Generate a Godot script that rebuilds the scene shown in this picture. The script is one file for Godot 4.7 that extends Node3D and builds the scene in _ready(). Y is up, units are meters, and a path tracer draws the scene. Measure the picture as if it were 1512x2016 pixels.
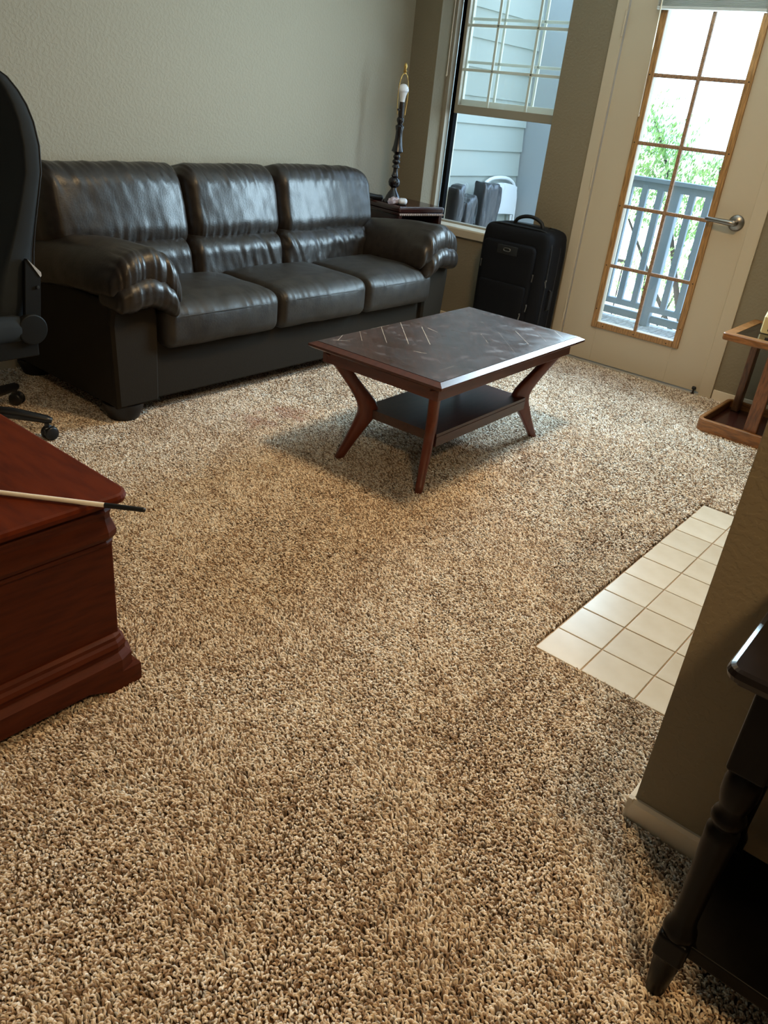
extends Node3D
# A living room: sofa against the back wall (plane z = BACK), window and garden door in the right wall (plane x = WX).
# y = 0 is the top of the carpet pile.

const WX := 4.543
const BACK := -3.62
const CEIL := 2.44

var V := PackedVector3Array()
var N := PackedVector3Array()
var U := PackedVector2Array()
var I := PackedInt32Array()
var M := {}
var rng := RandomNumberGenerator.new()

func _ready():
	rng.seed = 7
	var cam := Camera3D.new()
	cam.name = "camera"
	cam.position = Vector3(0, 1.32, 0)
	cam.rotation_degrees = Vector3(-27.6859, -53.0657, 6.5392)
	cam.fov = 66.17
	cam.near = 0.05
	cam.far = 900.0
	add_child(cam)
	cam.current = true

	var env := Environment.new()
	env.background_mode = Environment.BG_SKY
	var sky_mat := ProceduralSkyMaterial.new()
	sky_mat.sky_top_color = Color(0.70, 0.85, 1.0)
	sky_mat.sky_horizon_color = Color(0.80, 0.93, 1.0)
	sky_mat.sky_curve = 0.2
	sky_mat.sky_energy_multiplier = 1.0
	sky_mat.ground_bottom_color = Color(0.62, 0.66, 0.66)
	sky_mat.ground_horizon_color = Color(0.80, 0.93, 1.0)
	sky_mat.ground_energy_multiplier = 0.6
	sky_mat.sun_angle_max = 0.1
	var sky := Sky.new()
	sky.sky_material = sky_mat
	env.sky = sky
	env.background_energy_multiplier = 7.0
	env.tonemap_mode = Environment.TONE_MAPPER_LINEAR
	env.tonemap_exposure = 1.0
	env.sdfgi_enabled = true
	env.ssao_enabled = true
	env.ssil_enabled = true
	var we := WorldEnvironment.new()
	we.name = "world_environment"
	we.environment = env
	add_child(we)

	var sun := DirectionalLight3D.new()
	sun.name = "sun"
	sun.light_color = Color(1.0, 0.97, 0.9)
	sun.light_energy = 3.0
	sun.light_angular_distance = 0.5
	sun.shadow_enabled = true
	sun.look_at_from_position(Vector3.ZERO, Vector3(0.52, -0.62, 0.30), Vector3.UP)
	add_child(sun)

	# daylight: added area light inside the door glass, standing in for outdoor light
	fill_light("door_fill_light", Vector3(4.47, 1.32, -1.732), Vector2(0.46, 0.85), 9.8)

	make_materials()
	ceiling_light(Vector3(2.33, CEIL, -1.15), "flat round white light fixed to the ceiling above the coffee table", 3.4)
	ceiling_light(Vector3(0.25, CEIL, 0.60), "flat round white light fixed to the hall ceiling above the camera", 2.6)
	room_shell()
	tile_floor()
	door()
	window()
	balcony()
	garden()
	sofa()
	coffee_table()
	end_table()
	table_lamp()
	suitcase()
	desk_chest()
	office_chair()
	oak_side_table()
	black_table()
	small_things()
	carpet()

func fill_light(called: String, at: Vector3, size: Vector2, energy: float):
	var l := AreaLight3D.new()
	l.name = called
	l.area_size = size
	l.area_normalize_energy = true
	l.light_color = Color(0.80, 0.93, 1.0)
	l.light_energy = energy
	l.area_range = 12.0
	l.area_attenuation = 2.0
	l.shadow_enabled = true
	l.look_at_from_position(at, at + Vector3(-1.0, 0.14, 0.10), Vector3.UP)
	add_child(l)

# ---------------------------------------------------------------- mesh helpers
func begin():
	V = PackedVector3Array(); N = PackedVector3Array(); U = PackedVector2Array(); I = PackedInt32Array()

func done() -> ArrayMesh:
	var a := []
	a.resize(Mesh.ARRAY_MAX)
	a[Mesh.ARRAY_VERTEX] = V
	a[Mesh.ARRAY_NORMAL] = N
	a[Mesh.ARRAY_TEX_UV] = U
	a[Mesh.ARRAY_INDEX] = I
	var m := ArrayMesh.new()
	m.add_surface_from_arrays(Mesh.PRIMITIVE_TRIANGLES, a)
	return m

func tri_n(a: int, b: int, c: int):          # three vertices whose normals are set: order them clockwise
	var f := (V[b] - V[a]).cross(V[c] - V[a])
	if f.dot(N[a] + N[b] + N[c]) > 0.0:
		I.append_array([a, c, b])
	else:
		I.append_array([a, b, c])

func vert(p: Vector3, n: Vector3, uv := Vector2.ZERO) -> int:
	V.append(p); N.append(n); U.append(uv)
	return V.size() - 1

func poly_flat(pts: Array, n: Vector3):       # a flat convex polygon
	var k := []
	for p in pts:
		k.append(vert(p, n))
	for i in range(1, k.size() - 1):
		tri_n(k[0], k[i], k[i + 1])

func piece(verts: PackedVector3Array, idx: PackedInt32Array, smooth := true):   # a closed shape; outward side found from its volume
	var vol := 0.0
	for i in range(0, idx.size(), 3):
		vol += verts[idx[i]].dot(verts[idx[i + 1]].cross(verts[idx[i + 2]]))
	var nn := PackedVector3Array()
	nn.resize(verts.size())
	var s := 1.0 if vol > 0.0 else -1.0
	var b := V.size()
	for i in range(0, idx.size(), 3):
		var f: Vector3 = (verts[idx[i + 1]] - verts[idx[i]]).cross(verts[idx[i + 2]] - verts[idx[i]]) * s
		if smooth:
			nn[idx[i]] += f; nn[idx[i + 1]] += f; nn[idx[i + 2]] += f
		else:
			var q := f.normalized()
			var o := V.size()
			for k in 3:
				V.append(verts[idx[i + k]]); N.append(q); U.append(Vector2.ZERO)
			if s > 0.0:
				I.append_array([o, o + 2, o + 1])
			else:
				I.append_array([o, o + 1, o + 2])
	if smooth:
		for i in verts.size():
			V.append(verts[i]); N.append(nn[i].normalized()); U.append(Vector2.ZERO)
		for i in range(0, idx.size(), 3):
			if s > 0.0:
				I.append_array([b + idx[i], b + idx[i + 2], b + idx[i + 1]])
			else:
				I.append_array([b + idx[i], b + idx[i + 1], b + idx[i + 2]])

func rbox(c: Vector3, size: Vector3, r := 0.004, n := 1, bas := Basis()):    # a box with rounded edges
	var h := size / 2.0
	r = minf(r, minf(h.x, minf(h.y, h.z)) * 0.98)
	var inn := h - Vector3(r, r, r)
	for ax in 3:
		var u := (ax + 1) % 3
		var w := (ax + 2) % 3
		for sg in [-1.0, 1.0]:
			var gu := ticks(inn[u], r, n)
			var gw := ticks(inn[w], r, n)
			var k := []
			for a in gu:
				var row := []
				for b in gw:
					var p := Vector3.ZERO
					p[ax] = sg * h[ax]; p[u] = a; p[w] = b
					var q := Vector3(clampf(p.x, -inn.x, inn.x), clampf(p.y, -inn.y, inn.y), clampf(p.z, -inn.z, inn.z))
					var nn := (p - q).normalized()
					row.append(vert(c + bas * (q + nn * r), bas * nn))
				k.append(row)
			for i in gu.size() - 1:
				for j in gw.size() - 1:
					tri_n(k[i][j], k[i + 1][j], k[i + 1][j + 1])
					tri_n(k[i][j], k[i + 1][j + 1], k[i][j + 1])

func ticks(inner: float, r: float, n: int) -> Array:
	var g := []
	for i in n:
		g.append(-inner - r * tan(PI / 4.0 * (1.0 - float(i) / n)))
	g.append(-inner)
	g.append(inner)
	for i in n:
		g.append(inner + r * tan(PI / 4.0 * float(i + 1) / n))
	return g

func puffy(size: Vector3, r, n: int, shape: Callable, c := Vector3.ZERO, bas := Basis()):   # a rounded box whose skin is bent by shape(p, normal)
	var h := size / 2.0
	var r3: Vector3 = r if r is Vector3 else Vector3(r, r, r)
	var inn := h - Vector3(minf(r3.x, h.x * 0.95), minf(r3.y, h.y * 0.95), minf(r3.z, h.z * 0.95))
	var rr := h - inn
	var verts := PackedVector3Array()
	var idx := PackedInt32Array()
	var known := {}
	for ax in 3:
		var u := (ax + 1) % 3
		var w := (ax + 2) % 3
		for sg in [-1.0, 1.0]:
			var k := []
			for i in n + 1:
				var row := PackedInt32Array()
				for j in n + 1:
					var p := Vector3.ZERO
					p[ax] = sg * h[ax]
					p[u] = h[u] * even(2.0 * i / n - 1.0)
					p[w] = h[w] * even(2.0 * j / n - 1.0)
					var key := Vector3i((p * 20000.0).round())
					if not known.has(key):
						var q := Vector3(clampf(p.x, -inn.x, inn.x), clampf(p.y, -inn.y, inn.y), clampf(p.z, -inn.z, inn.z))
						var d := Vector3((p.x - q.x) / rr.x, (p.y - q.y) / rr.y, (p.z - q.z) / rr.z).normalized()
						var nn := Vector3(d.x / rr.x, d.y / rr.y, d.z / rr.z).normalized()
						known[key] = verts.size()
						verts.append(c + bas * shape.call(q + d * rr, nn))
					row.append(known[key])
				k.append(row)
			for i in n:
				for j in n:
					var a: int = k[i][j]; var b: int = k[i + 1][j]; var cc: int = k[i + 1][j + 1]; var dd: int = k[i][j + 1]
					var out: bool = sg > 0.0
					if out:
						idx.append_array([a, b, cc, a, cc, dd])
					else:
						idx.append_array([a, cc, b, a, dd, cc])
	piece(verts, idx, true)

func even(t: float) -> float:       # ticks closer together towards the edges
	return 0.55 * t + 0.45 * sin(t * PI / 2.0)

func lathe(prof: Array, seg := 20, at := Vector3.ZERO, bas := Basis()):      # prof: Vector2(radius, y)
	var n := prof.size()
	for i in n - 1:
		var a: Vector2 = prof[i]
		var b: Vector2 = prof[i + 1]
		if a.distance_to(b) < 1e-6:
			continue
		var d := (b - a).normalized()
		var na := Vector2(d.y, -d.x)
		var n0 := na
		var n1 := na
		if i > 0:
			var p: Vector2 = (a - prof[i - 1]).normalized()
			if p.dot(d) > 0.5:
				n0 = (na + Vector2(p.y, -p.x)).normalized()
		if i < n - 2:
			var p2: Vector2 = (prof[i + 2] - b).normalized()
			if p2.dot(d) > 0.5:
				n1 = (na + Vector2(p2.y, -p2.x)).normalized()
		var base := V.size()
		for s in seg + 1:
			var t := TAU * s / seg
			var dir := Vector3(cos(t), 0, sin(t))
			vert(at + bas * (dir * a.x + Vector3(0, a.y, 0)), bas * (dir * n0.x + Vector3(0, n0.y, 0)))
			vert(at + bas * (dir * b.x + Vector3(0, b.y, 0)), bas * (dir * n1.x + Vector3(0, n1.y, 0)))
		for s in seg:
			var k := base + 2 * s
			if a.x > 1e-5:
				tri_n(k, k + 1, k + 2)
			if b.x > 1e-5:
				tri_n(k + 1, k + 3, k + 2)

func tube(pts: Array, rad, seg := 8, closed := false):      # rad: a number or one per point
	var n := pts.size()
	var verts := PackedVector3Array()
	var idx := PackedInt32Array()
	var up := Vector3.ZERO
	for i in n:
		var pa: Vector3 = pts[(i - 1 + n) % n] if closed or i > 0 else pts[0]
		var pb: Vector3 = pts[(i + 1) % n] if closed or i < n - 1 else pts[n - 1]
		var t := (pb - pa).normalized()
		if up == Vector3.ZERO:
			up = Vector3.UP if absf(t.y) < 0.9 else Vector3.RIGHT
		up = (up - t * up.dot(t)).normalized()
		var side := t.cross(up)
		var r: float = rad[i] if rad is Array else rad
		for s in seg:
			var a := TAU * s / seg
			verts.append(pts[i] + (up * cos(a) + side * sin(a)) * r)
	var last := n if closed else n - 1
	for i in last:
		for s in seg:
			var a := i * seg + s
			var b := i * seg + (s + 1) % seg
			var c := ((i + 1) % n) * seg + s
			var d := ((i + 1) % n) * seg + (s + 1) % seg
			idx.append_array([a, b, d, a, d, c])
	if not closed:
		for e in [0, n - 1]:
			var o: int = verts.size()
			verts.append(pts[e])
			for s in seg:
				var a: int = e * seg + s
				var b: int = e * seg + (s + 1) % seg
				if e == 0:
					idx.append_array([o, b, a])
				else:
					idx.append_array([o, a, b])
	piece(verts, idx, true)

func prism(poly: Array, depth: float, xf := Transform3D(), bev := 0.0):     # a flat outline in x and y, as deep as depth along z (centred), its edges chamfered by bev
	var n := poly.size()
	var ar := 0.0
	for i in n:
		ar += poly[i].cross(poly[(i + 1) % n])
	var p := poly.duplicate()
	if ar < 0.0:
		p.reverse()
	var inset := []
	for i in n:
		var e0: Vector2 = (p[i] - p[(i - 1 + n) % n]).normalized()
		var e1: Vector2 = (p[(i + 1) % n] - p[i]).normalized()
		var m := Vector2(-e0.y, e0.x) + Vector2(-e1.y, e1.x)
		inset.append(p[i] + m.normalized() * bev * minf(1.6, 2.0 / maxf(m.length(), 0.5)))
	var hz := depth / 2.0
	var rings := [[inset, -hz], [p, -hz + bev], [p, hz - bev], [inset, hz]] if bev > 0.0 else [[p, -hz], [p, hz]]
	for r in rings.size() - 1:
		for i in n:
			var j := (i + 1) % n
			var e: Vector2 = p[j] - p[i]
			var nn := Vector3(e.y, -e.x, 0).normalized()
			if bev > 0.0 and r != 1:
				nn = (nn + Vector3(0, 0, -1 if r == 0 else 1)).normalized()
			var a: Array = rings[r]
			var b: Array = rings[r + 1]
			poly_flat([xf * v3(a[0][i], a[1]), xf * v3(a[0][j], a[1]), xf * v3(b[0][j], b[1]), xf * v3(b[0][i], b[1])], xf.basis * nn)
	var cap: Array = rings[0][0]
	var t := Geometry2D.triangulate_polygon(PackedVector2Array(cap))
	for sg in [-1.0, 1.0]:
		var o := V.size()
		for q in cap:
			vert(xf * v3(q, sg * hz), xf.basis * Vector3(0, 0, sg))
		for i in range(0, t.size(), 3):
			tri_n(o + t[i], o + t[i + 1], o + t[i + 2])

func v3(p: Vector2, z: float) -> Vector3:
	return Vector3(p.x, p.y, z)

func ring(prof: Array, hx: float, hz: float, rad := 0.0, seg := 1, at := Vector3.ZERO, bas := Basis(), close := true, caps := false):
	# prof: Vector2(outwards, up) carried round a rectangle 2 hx by 2 hz, mitred or with rounded corners
	var path := []
	for c in 4:
		var sx := [1.0, -1.0, -1.0, 1.0][c] as float
		var sz := [1.0, 1.0, -1.0, -1.0][c] as float
		for s in (seg + 1 if rad > 0.0 else 1):
			var a := PI / 2.0 * (c + (float(s) / seg if rad > 0.0 else 0.5))
			var d := Vector2(cos(a), sin(a))
			if rad > 0.0:
				path.append([Vector2(sx * (hx - rad), sz * (hz - rad)), d, rad])
			else:
				path.append([Vector2(sx * hx, sz * hz), Vector2(sx, sz), 0.0])
	var np := path.size()
	var m := prof.size()
	var last := m if close else m - 1
	for j in last:
		var a: Vector2 = prof[j]
		var b: Vector2 = prof[(j + 1) % m]
		for i in np:
			var q := []
			for k in [i, (i + 1) % np]:
				for v in [a, b]:
					var w: Vector2 = path[k][0] + path[k][1] * (path[k][2] + v.x)
					q.append(at + bas * Vector3(w.x, v.y, w.y))
			var f: Vector3 = (q[1] - q[0]).cross(q[2] - q[0])
			if f.length() < 1e-12:
				f = (q[3] - q[1]).cross(q[2] - q[1])
			var out2: Vector2 = path[i][1] + path[(i + 1) % np][1]
			var pd := (b - a)
			var want := bas * Vector3(-out2.x * pd.y, pd.x * 2.0, -out2.y * pd.y)
			var nn := f.normalized()
			if nn.dot(want) < 0.0:
				nn = -nn
			poly_flat([q[0], q[1], q[3], q[2]], nn)
	if caps:
		for e in [[prof[0], -1.0], [prof[m - 1], 1.0]]:
			var pts := []
			for k in np:
				var w: Vector2 = path[k][0] + path[k][1] * (path[k][2] + e[0].x)
				pts.append(at + bas * Vector3(w.x, e[0].y, w.y))
			poly_flat(pts, bas * Vector3(0, e[1], 0))

# ---------------------------------------------------------------- scene helpers
func put(root: Node, called: String, mesh: Mesh, m: Material, at := Vector3.ZERO) -> MeshInstance3D:
	var o := MeshInstance3D.new()
	o.mesh = mesh
	o.material_override = m
	o.position = at
	named(root, o, called)
	return o

func named(root: Node, o: Node, called: String):
	var n := called
	var i := 0
	while root.has_node(n):
		i += 1
		n = "%s_%03d" % [called, i]
	o.name = n
	root.add_child(o, true)

func part(root: Node3D, called: String, m: Material) -> MeshInstance3D:     # what has been drawn since begin()
	return put(root, called, done(), m)

func thing(called: String, label: String, cat: String, at := Vector3.ZERO, turn := 0.0, group := "") -> Node3D:
	var o := Node3D.new()
	o.position = at
	o.rotation.y = turn
	named(self, o, called)
	tag(o, label, cat, group)
	return o

func tag(o: Node, label := "", cat := "", group := "", kind := ""):
	for p in [["label", label], ["category", cat], ["group", group], ["kind", kind]]:
		if p[1] != "":
			o.set_meta(p[0], p[1])

func struct(called: String, label: String, cat: String, m: Material) -> MeshInstance3D:
	var o := put(self, called, done(), m)
	tag(o, label, cat, "", "structure")
	return o

func noise(freq: float, oct := 3, kind := FastNoiseLite.TYPE_SIMPLEX_SMOOTH, sd := 1) -> FastNoiseLite:
	var f := FastNoiseLite.new()
	f.noise_type = kind
	f.frequency = freq
	f.fractal_octaves = oct
	f.seed = sd
	return f

func ntex(f: FastNoiseLite, cols: Array = [], size := 512, bump := 0.0) -> NoiseTexture2D:
	var t := NoiseTexture2D.new()
	t.width = size
	t.height = size
	t.seamless = true
	t.noise = f
	if bump > 0.0:
		t.as_normal_map = true
		t.bump_strength = bump
	if cols.size():
		var g := Gradient.new()
		g.offsets = PackedFloat32Array(cols.map(func(c): return c[0]))
		g.colors = PackedColorArray(cols.map(func(c): return c[1]))
		t.color_ramp = g
	return t

func mat(c: Color, rough := 0.6, metal := 0.0, spec := 0.5) -> StandardMaterial3D:
	var m := StandardMaterial3D.new()
	m.albedo_color = c
	m.roughness = rough
	m.metallic = metal
	m.metallic_specular = spec
	return m

func rgb8(r: int, g: int, b: int) -> Color:
	return Color8(r, g, b)

func tri_tex(m: StandardMaterial3D, scale: Vector3, alb: Texture2D = null, nrm: Texture2D = null, ns := 1.0, rgh: Texture2D = null) -> StandardMaterial3D:
	m.uv1_triplanar = true
	m.uv1_scale = scale
	if alb:
		m.albedo_texture = alb
	if nrm:
		m.normal_enabled = true
		m.normal_texture = nrm
		m.normal_scale = ns
	if rgh:
		m.roughness_texture = rgh
	return m

func glass(alpha := 0.05) -> StandardMaterial3D:
	var m := mat(Color(0.8, 0.96, 0.96, alpha), 0.02)
	m.transparency = BaseMaterial3D.TRANSPARENCY_ALPHA
	return m

func make_materials():
	var wall_n := ntex(noise(0.03, 3, FastNoiseLite.TYPE_SIMPLEX_SMOOTH, 3), [[0.0, Color.BLACK], [0.42, Color(0.1, 0.1, 0.1)], [0.6, Color(0.8, 0.8, 0.8)], [1.0, Color.WHITE]], 1024, 5.0)
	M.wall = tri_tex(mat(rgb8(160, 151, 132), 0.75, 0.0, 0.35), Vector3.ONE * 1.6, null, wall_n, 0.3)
	M.wall_dark = tri_tex(mat(rgb8(134, 122, 100), 0.75, 0.0, 0.35), Vector3.ONE * 1.6, null, wall_n, 0.22)  # darker copy of the wall paint, carrying the dimness of these walls
	M.ceiling = mat(rgb8(225, 222, 212), 0.9)
	M.trim = mat(rgb8(196, 180, 154), 0.45)
	M.skirting = mat(rgb8(226, 212, 188), 0.5)
	M.door = mat(rgb8(196, 180, 154), 0.42)
	var grain := noise(0.012, 4, FastNoiseLite.TYPE_SIMPLEX_SMOOTH, 11)
	var streak := ntex(grain, [[0.0, Color(0.62, 0.62, 0.62)], [0.45, Color(0.86, 0.86, 0.86)], [0.7, Color(1, 1, 1)], [1.0, Color(0.72, 0.72, 0.72)]], 512)
	M.bead = tri_tex(mat(rgb8(186, 138, 84), 0.4), Vector3(14, 1.2, 14), streak)
	M.muntin = tri_tex(mat(rgb8(170, 132, 100), 0.5), Vector3(10, 10, 10), streak)
	M.oak = tri_tex(mat(rgb8(150, 98, 50), 0.4), Vector3(9, 9, 1.6), streak)
	M.oak_post = tri_tex(mat(rgb8(126, 78, 42), 0.42), Vector3(9, 1.6, 9), streak)  # oak tone darkened by the shade the posts stand in
	var cherry_t := ntex(noise(0.01, 4, FastNoiseLite.TYPE_SIMPLEX_SMOOTH, 21), [[0.0, Color(0.76, 0.72, 0.72)], [0.5, Color(0.92, 0.9, 0.89)], [1.0, Color(1, 1, 1)]], 512)
	var cherry_b := ntex(noise(0.004, 3, FastNoiseLite.TYPE_SIMPLEX_SMOOTH, 5), [[0.0, Color(0.8, 0.8, 0.8)], [1.0, Color(1, 1, 1)]], 512)
	M.cherry = tri_tex(mat(rgb8(86, 37, 15), 0.6, 0.0, 0.3), Vector3(1.3, 10, 5), cherry_t, null, 1.0, cherry_b)
	M.cherry_top = tri_tex(mat(rgb8(98, 37, 9), 0.62, 0.0, 0.25), Vector3(6, 6, 1.2), cherry_t, null, 1.0, cherry_b)
	M.table_leg = tri_tex(mat(rgb8(112, 54, 34), 0.36), Vector3(8, 1.4, 8), cherry_t)
	M.table_apron = tri_tex(mat(rgb8(96, 44, 28), 0.36), Vector3(1.4, 8, 1.4), cherry_t)
	M.table_edge = tri_tex(mat(rgb8(80, 42, 30), 0.38, 0.0, 0.5), Vector3(1.4, 8, 8), cherry_t)
	M.table_shelf = tri_tex(mat(rgb8(70, 38, 30), 0.3), Vector3(1.4, 8, 8), cherry_t)
	M.mahogany = tri_tex(mat(rgb8(60, 30, 24), 0.2, 0.0, 0.7), Vector3(2, 8, 8), cherry_t)
	M.black_wood = tri_tex(mat(rgb8(9, 8, 8), 0.36, 0.0, 0.25), Vector3(6, 2, 6), cherry_t)
	M.black_top = tri_tex(mat(rgb8(24, 17, 16), 0.28, 0.0, 0.4), Vector3(2, 6, 6), cherry_t)
	var hide := noise(0.05, 3, FastNoiseLite.TYPE_CELLULAR, 4)
	var hide_n := ntex(hide, [], 512, 3.0)
	var hide_t := ntex(noise(0.008, 4, FastNoiseLite.TYPE_SIMPLEX_SMOOTH, 31), [[0.0, Color(0.62, 0.58, 0.56)], [0.55, Color(0.92, 0.9, 0.88)], [1.0, Color(1, 1, 1)]], 512)
	M.leather = tri_tex(mat(rgb8(45, 39, 34), 0.38), Vector3.ONE * 4.0, hide_t, hide_n, 0.25)
	M.suede = tri_tex(mat(rgb8(46, 41, 35), 0.52), Vector3.ONE * 3.0, hide_t, hide_n, 0.2)
	M.sofa_cloth = tri_tex(mat(rgb8(36, 30, 22), 0.85, 0.0, 0.3), Vector3.ONE * 5.0, null, hide_n, 0.2)
	M.sofa_foot = mat(rgb8(22, 18, 16), 0.5)
	var weave := ntex(noise(0.25, 2, FastNoiseLite.TYPE_SIMPLEX, 8), [], 512, 4.0)
	M.bag = tri_tex(mat(rgb8(15, 15, 18), 0.8, 0.0, 0.3), Vector3.ONE * 6.0, null, weave, 0.4)
	M.bag_pocket = tri_tex(mat(rgb8(12, 12, 16), 0.75, 0.0, 0.3), Vector3.ONE * 6.0, null, weave, 0.4)
	M.rubber = mat(rgb8(16, 16, 17), 0.6)
	M.black_plastic = mat(rgb8(20, 20, 22), 0.35)
	M.grey_plastic = mat(rgb8(20, 20, 19), 0.5, 0.0, 0.3)
	M.chair_cloth = tri_tex(mat(rgb8(44, 49, 53), 0.85, 0.0, 0.3), Vector3.ONE * 8.0, null, weave, 0.4)
	M.steel = mat(rgb8(140, 134, 126), 0.32, 1.0)
	M.bracket = mat(rgb8(205, 208, 212), 0.3, 0.7)
	M.brass = mat(rgb8(196, 158, 92), 0.28, 1.0)
	M.bronze = mat(rgb8(42, 34, 30), 0.3, 0.3)
	M.lamp_body = mat(rgb8(28, 22, 24), 0.22)
	M.white_plastic = mat(rgb8(226, 224, 226), 0.4)
	M.bulb = mat(rgb8(236, 236, 240), 0.35)
	M.cream = mat(rgb8(222, 204, 150), 0.5)
	M.dark = mat(rgb8(10, 10, 11), 0.7)
	M.alu = mat(rgb8(168, 158, 140), 0.45, 0.3)
	M.dark_track = mat(rgb8(18, 19, 20), 0.8, 0.0, 0.15)
	M.sash_white = mat(rgb8(222, 222, 205), 0.5)
	M.blind = mat(rgb8(196, 196, 190), 0.5)
	M.glass = glass()
	M.grout = mat(rgb8(176, 150, 122), 0.9)
	var tile_t := ntex(noise(0.01, 4, FastNoiseLite.TYPE_SIMPLEX_SMOOTH, 41), [[0.0, Color(0.93, 0.91, 0.88)], [1.0, Color(1, 1, 1)]], 256)
	M.tile = []
	for c in [rgb8(214, 204, 187), rgb8(210, 200, 183), rgb8(217, 207, 190)]:
		M.tile.append(tri_tex(mat(c, 0.26, 0.0, 0.16), Vector3.ONE * 2.0, tile_t))
	M.subfloor = mat(rgb8(140, 110, 82), 0.95)
	M.tuft = mat(Color.WHITE, 0.85, 0.0, 0.25)
	M.tuft.vertex_color_use_as_albedo = true
	M.tuft.rim_enabled = true
	M.tuft.rim = 0.5
	M.tuft.rim_tint = 0.2
	M.siding = []
	for c in [rgb8(168, 174, 164), rgb8(164, 170, 160)]:
		M.siding.append(mat(c, 0.8))
	M.closet = mat(rgb8(176, 182, 184), 0.85)
	M.deck = []
	for c in [rgb8(176, 172, 166), rgb8(184, 180, 172), rgb8(170, 166, 162)]:
		M.deck.append(tri_tex(mat(c, 0.85), Vector3(1.5, 8, 8), streak))
	M.rail = mat(rgb8(128, 142, 152), 0.7)
	M.metal_white = mat(rgb8(226, 228, 226), 0.35)
	M.cushion = tri_tex(mat(rgb8(36, 37, 40), 0.3), Vector3.ONE * 5.0, null, hide_n, 0.4)
	M.wrap = mat(Color(0.85, 0.88, 0.9, 0.03), 0.1, 0.0, 0.3)
	M.wrap.transparency = BaseMaterial3D.TRANSPARENCY_ALPHA
	M.ground = mat(rgb8(214, 206, 192), 0.95)
	M.hill = mat(rgb8(150, 172, 172), 0.95)  # pale bluish, distance haze put into the colour
	M.bark = mat(rgb8(52, 46, 42), 0.95, 0.0, 0.2)
	M.leaf = mat(rgb8(106, 142, 74), 0.6)
	M.leaf.backlight_enabled = true
	M.leaf.backlight = Color(0.25, 0.34, 0.12)
	M.leaf_dry = mat(rgb8(128, 158, 92), 0.6)
	M.leaf_dry.backlight_enabled = true
	M.leaf_dry.backlight = Color(0.28, 0.34, 0.14)
	M.fence = mat(rgb8(236, 236, 232), 0.7)
	M.stick = mat(rgb8(252, 244, 230), 0.45)
	M.smoke = glass(0.55)
	M.smoke.albedo_color = Color(0.08, 0.07, 0.06, 0.6)

# ---------------------------------------------------------------- lamp on the ceiling
func ceiling_light(p: Vector3, label: String, energy: float):
	var t := thing("ceiling_light", label, "ceiling light", p)
	begin()
	lathe([Vector2(0, 0), Vector2(0.17, 0), Vector2(0.17, -0.028), Vector2(0.163, -0.034), Vector2(0.15, -0.034), Vector2(0.15, -0.026), Vector2(0, -0.026)], 32)
	part(t, "rim", M.white_plastic)
	begin()
	lathe([Vector2(0.149, -0.027), Vector2(0.149, -0.030), Vector2(0, -0.032)], 32)
	var glow := mat(Color(1, 0.95, 0.85), 0.4)
	glow.emission_enabled = true
	glow.emission = Color(1.0, 0.87, 0.66)
	glow.emission_energy_multiplier = 2.0
	part(t, "diffuser", glow)
	var l := AreaLight3D.new()
	l.area_size = Vector2(0.30, 0.30)
	l.area_normalize_energy = true
	l.light_color = Color(1.0, 0.84, 0.61)
	l.light_energy = energy
	l.area_range = 12.0
	l.area_attenuation = 2.0
	l.shadow_enabled = true
	l.look_at_from_position(p + Vector3(0, -0.045, 0), p + Vector3(0, -1, 0), Vector3.FORWARD)
	named(self, l, "ceiling_light_source")

# ---------------------------------------------------------------- setting
func slab(a: Vector3, b: Vector3):
	rbox((a + b) / 2.0, (b - a).abs(), 0.0015, 1)

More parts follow.
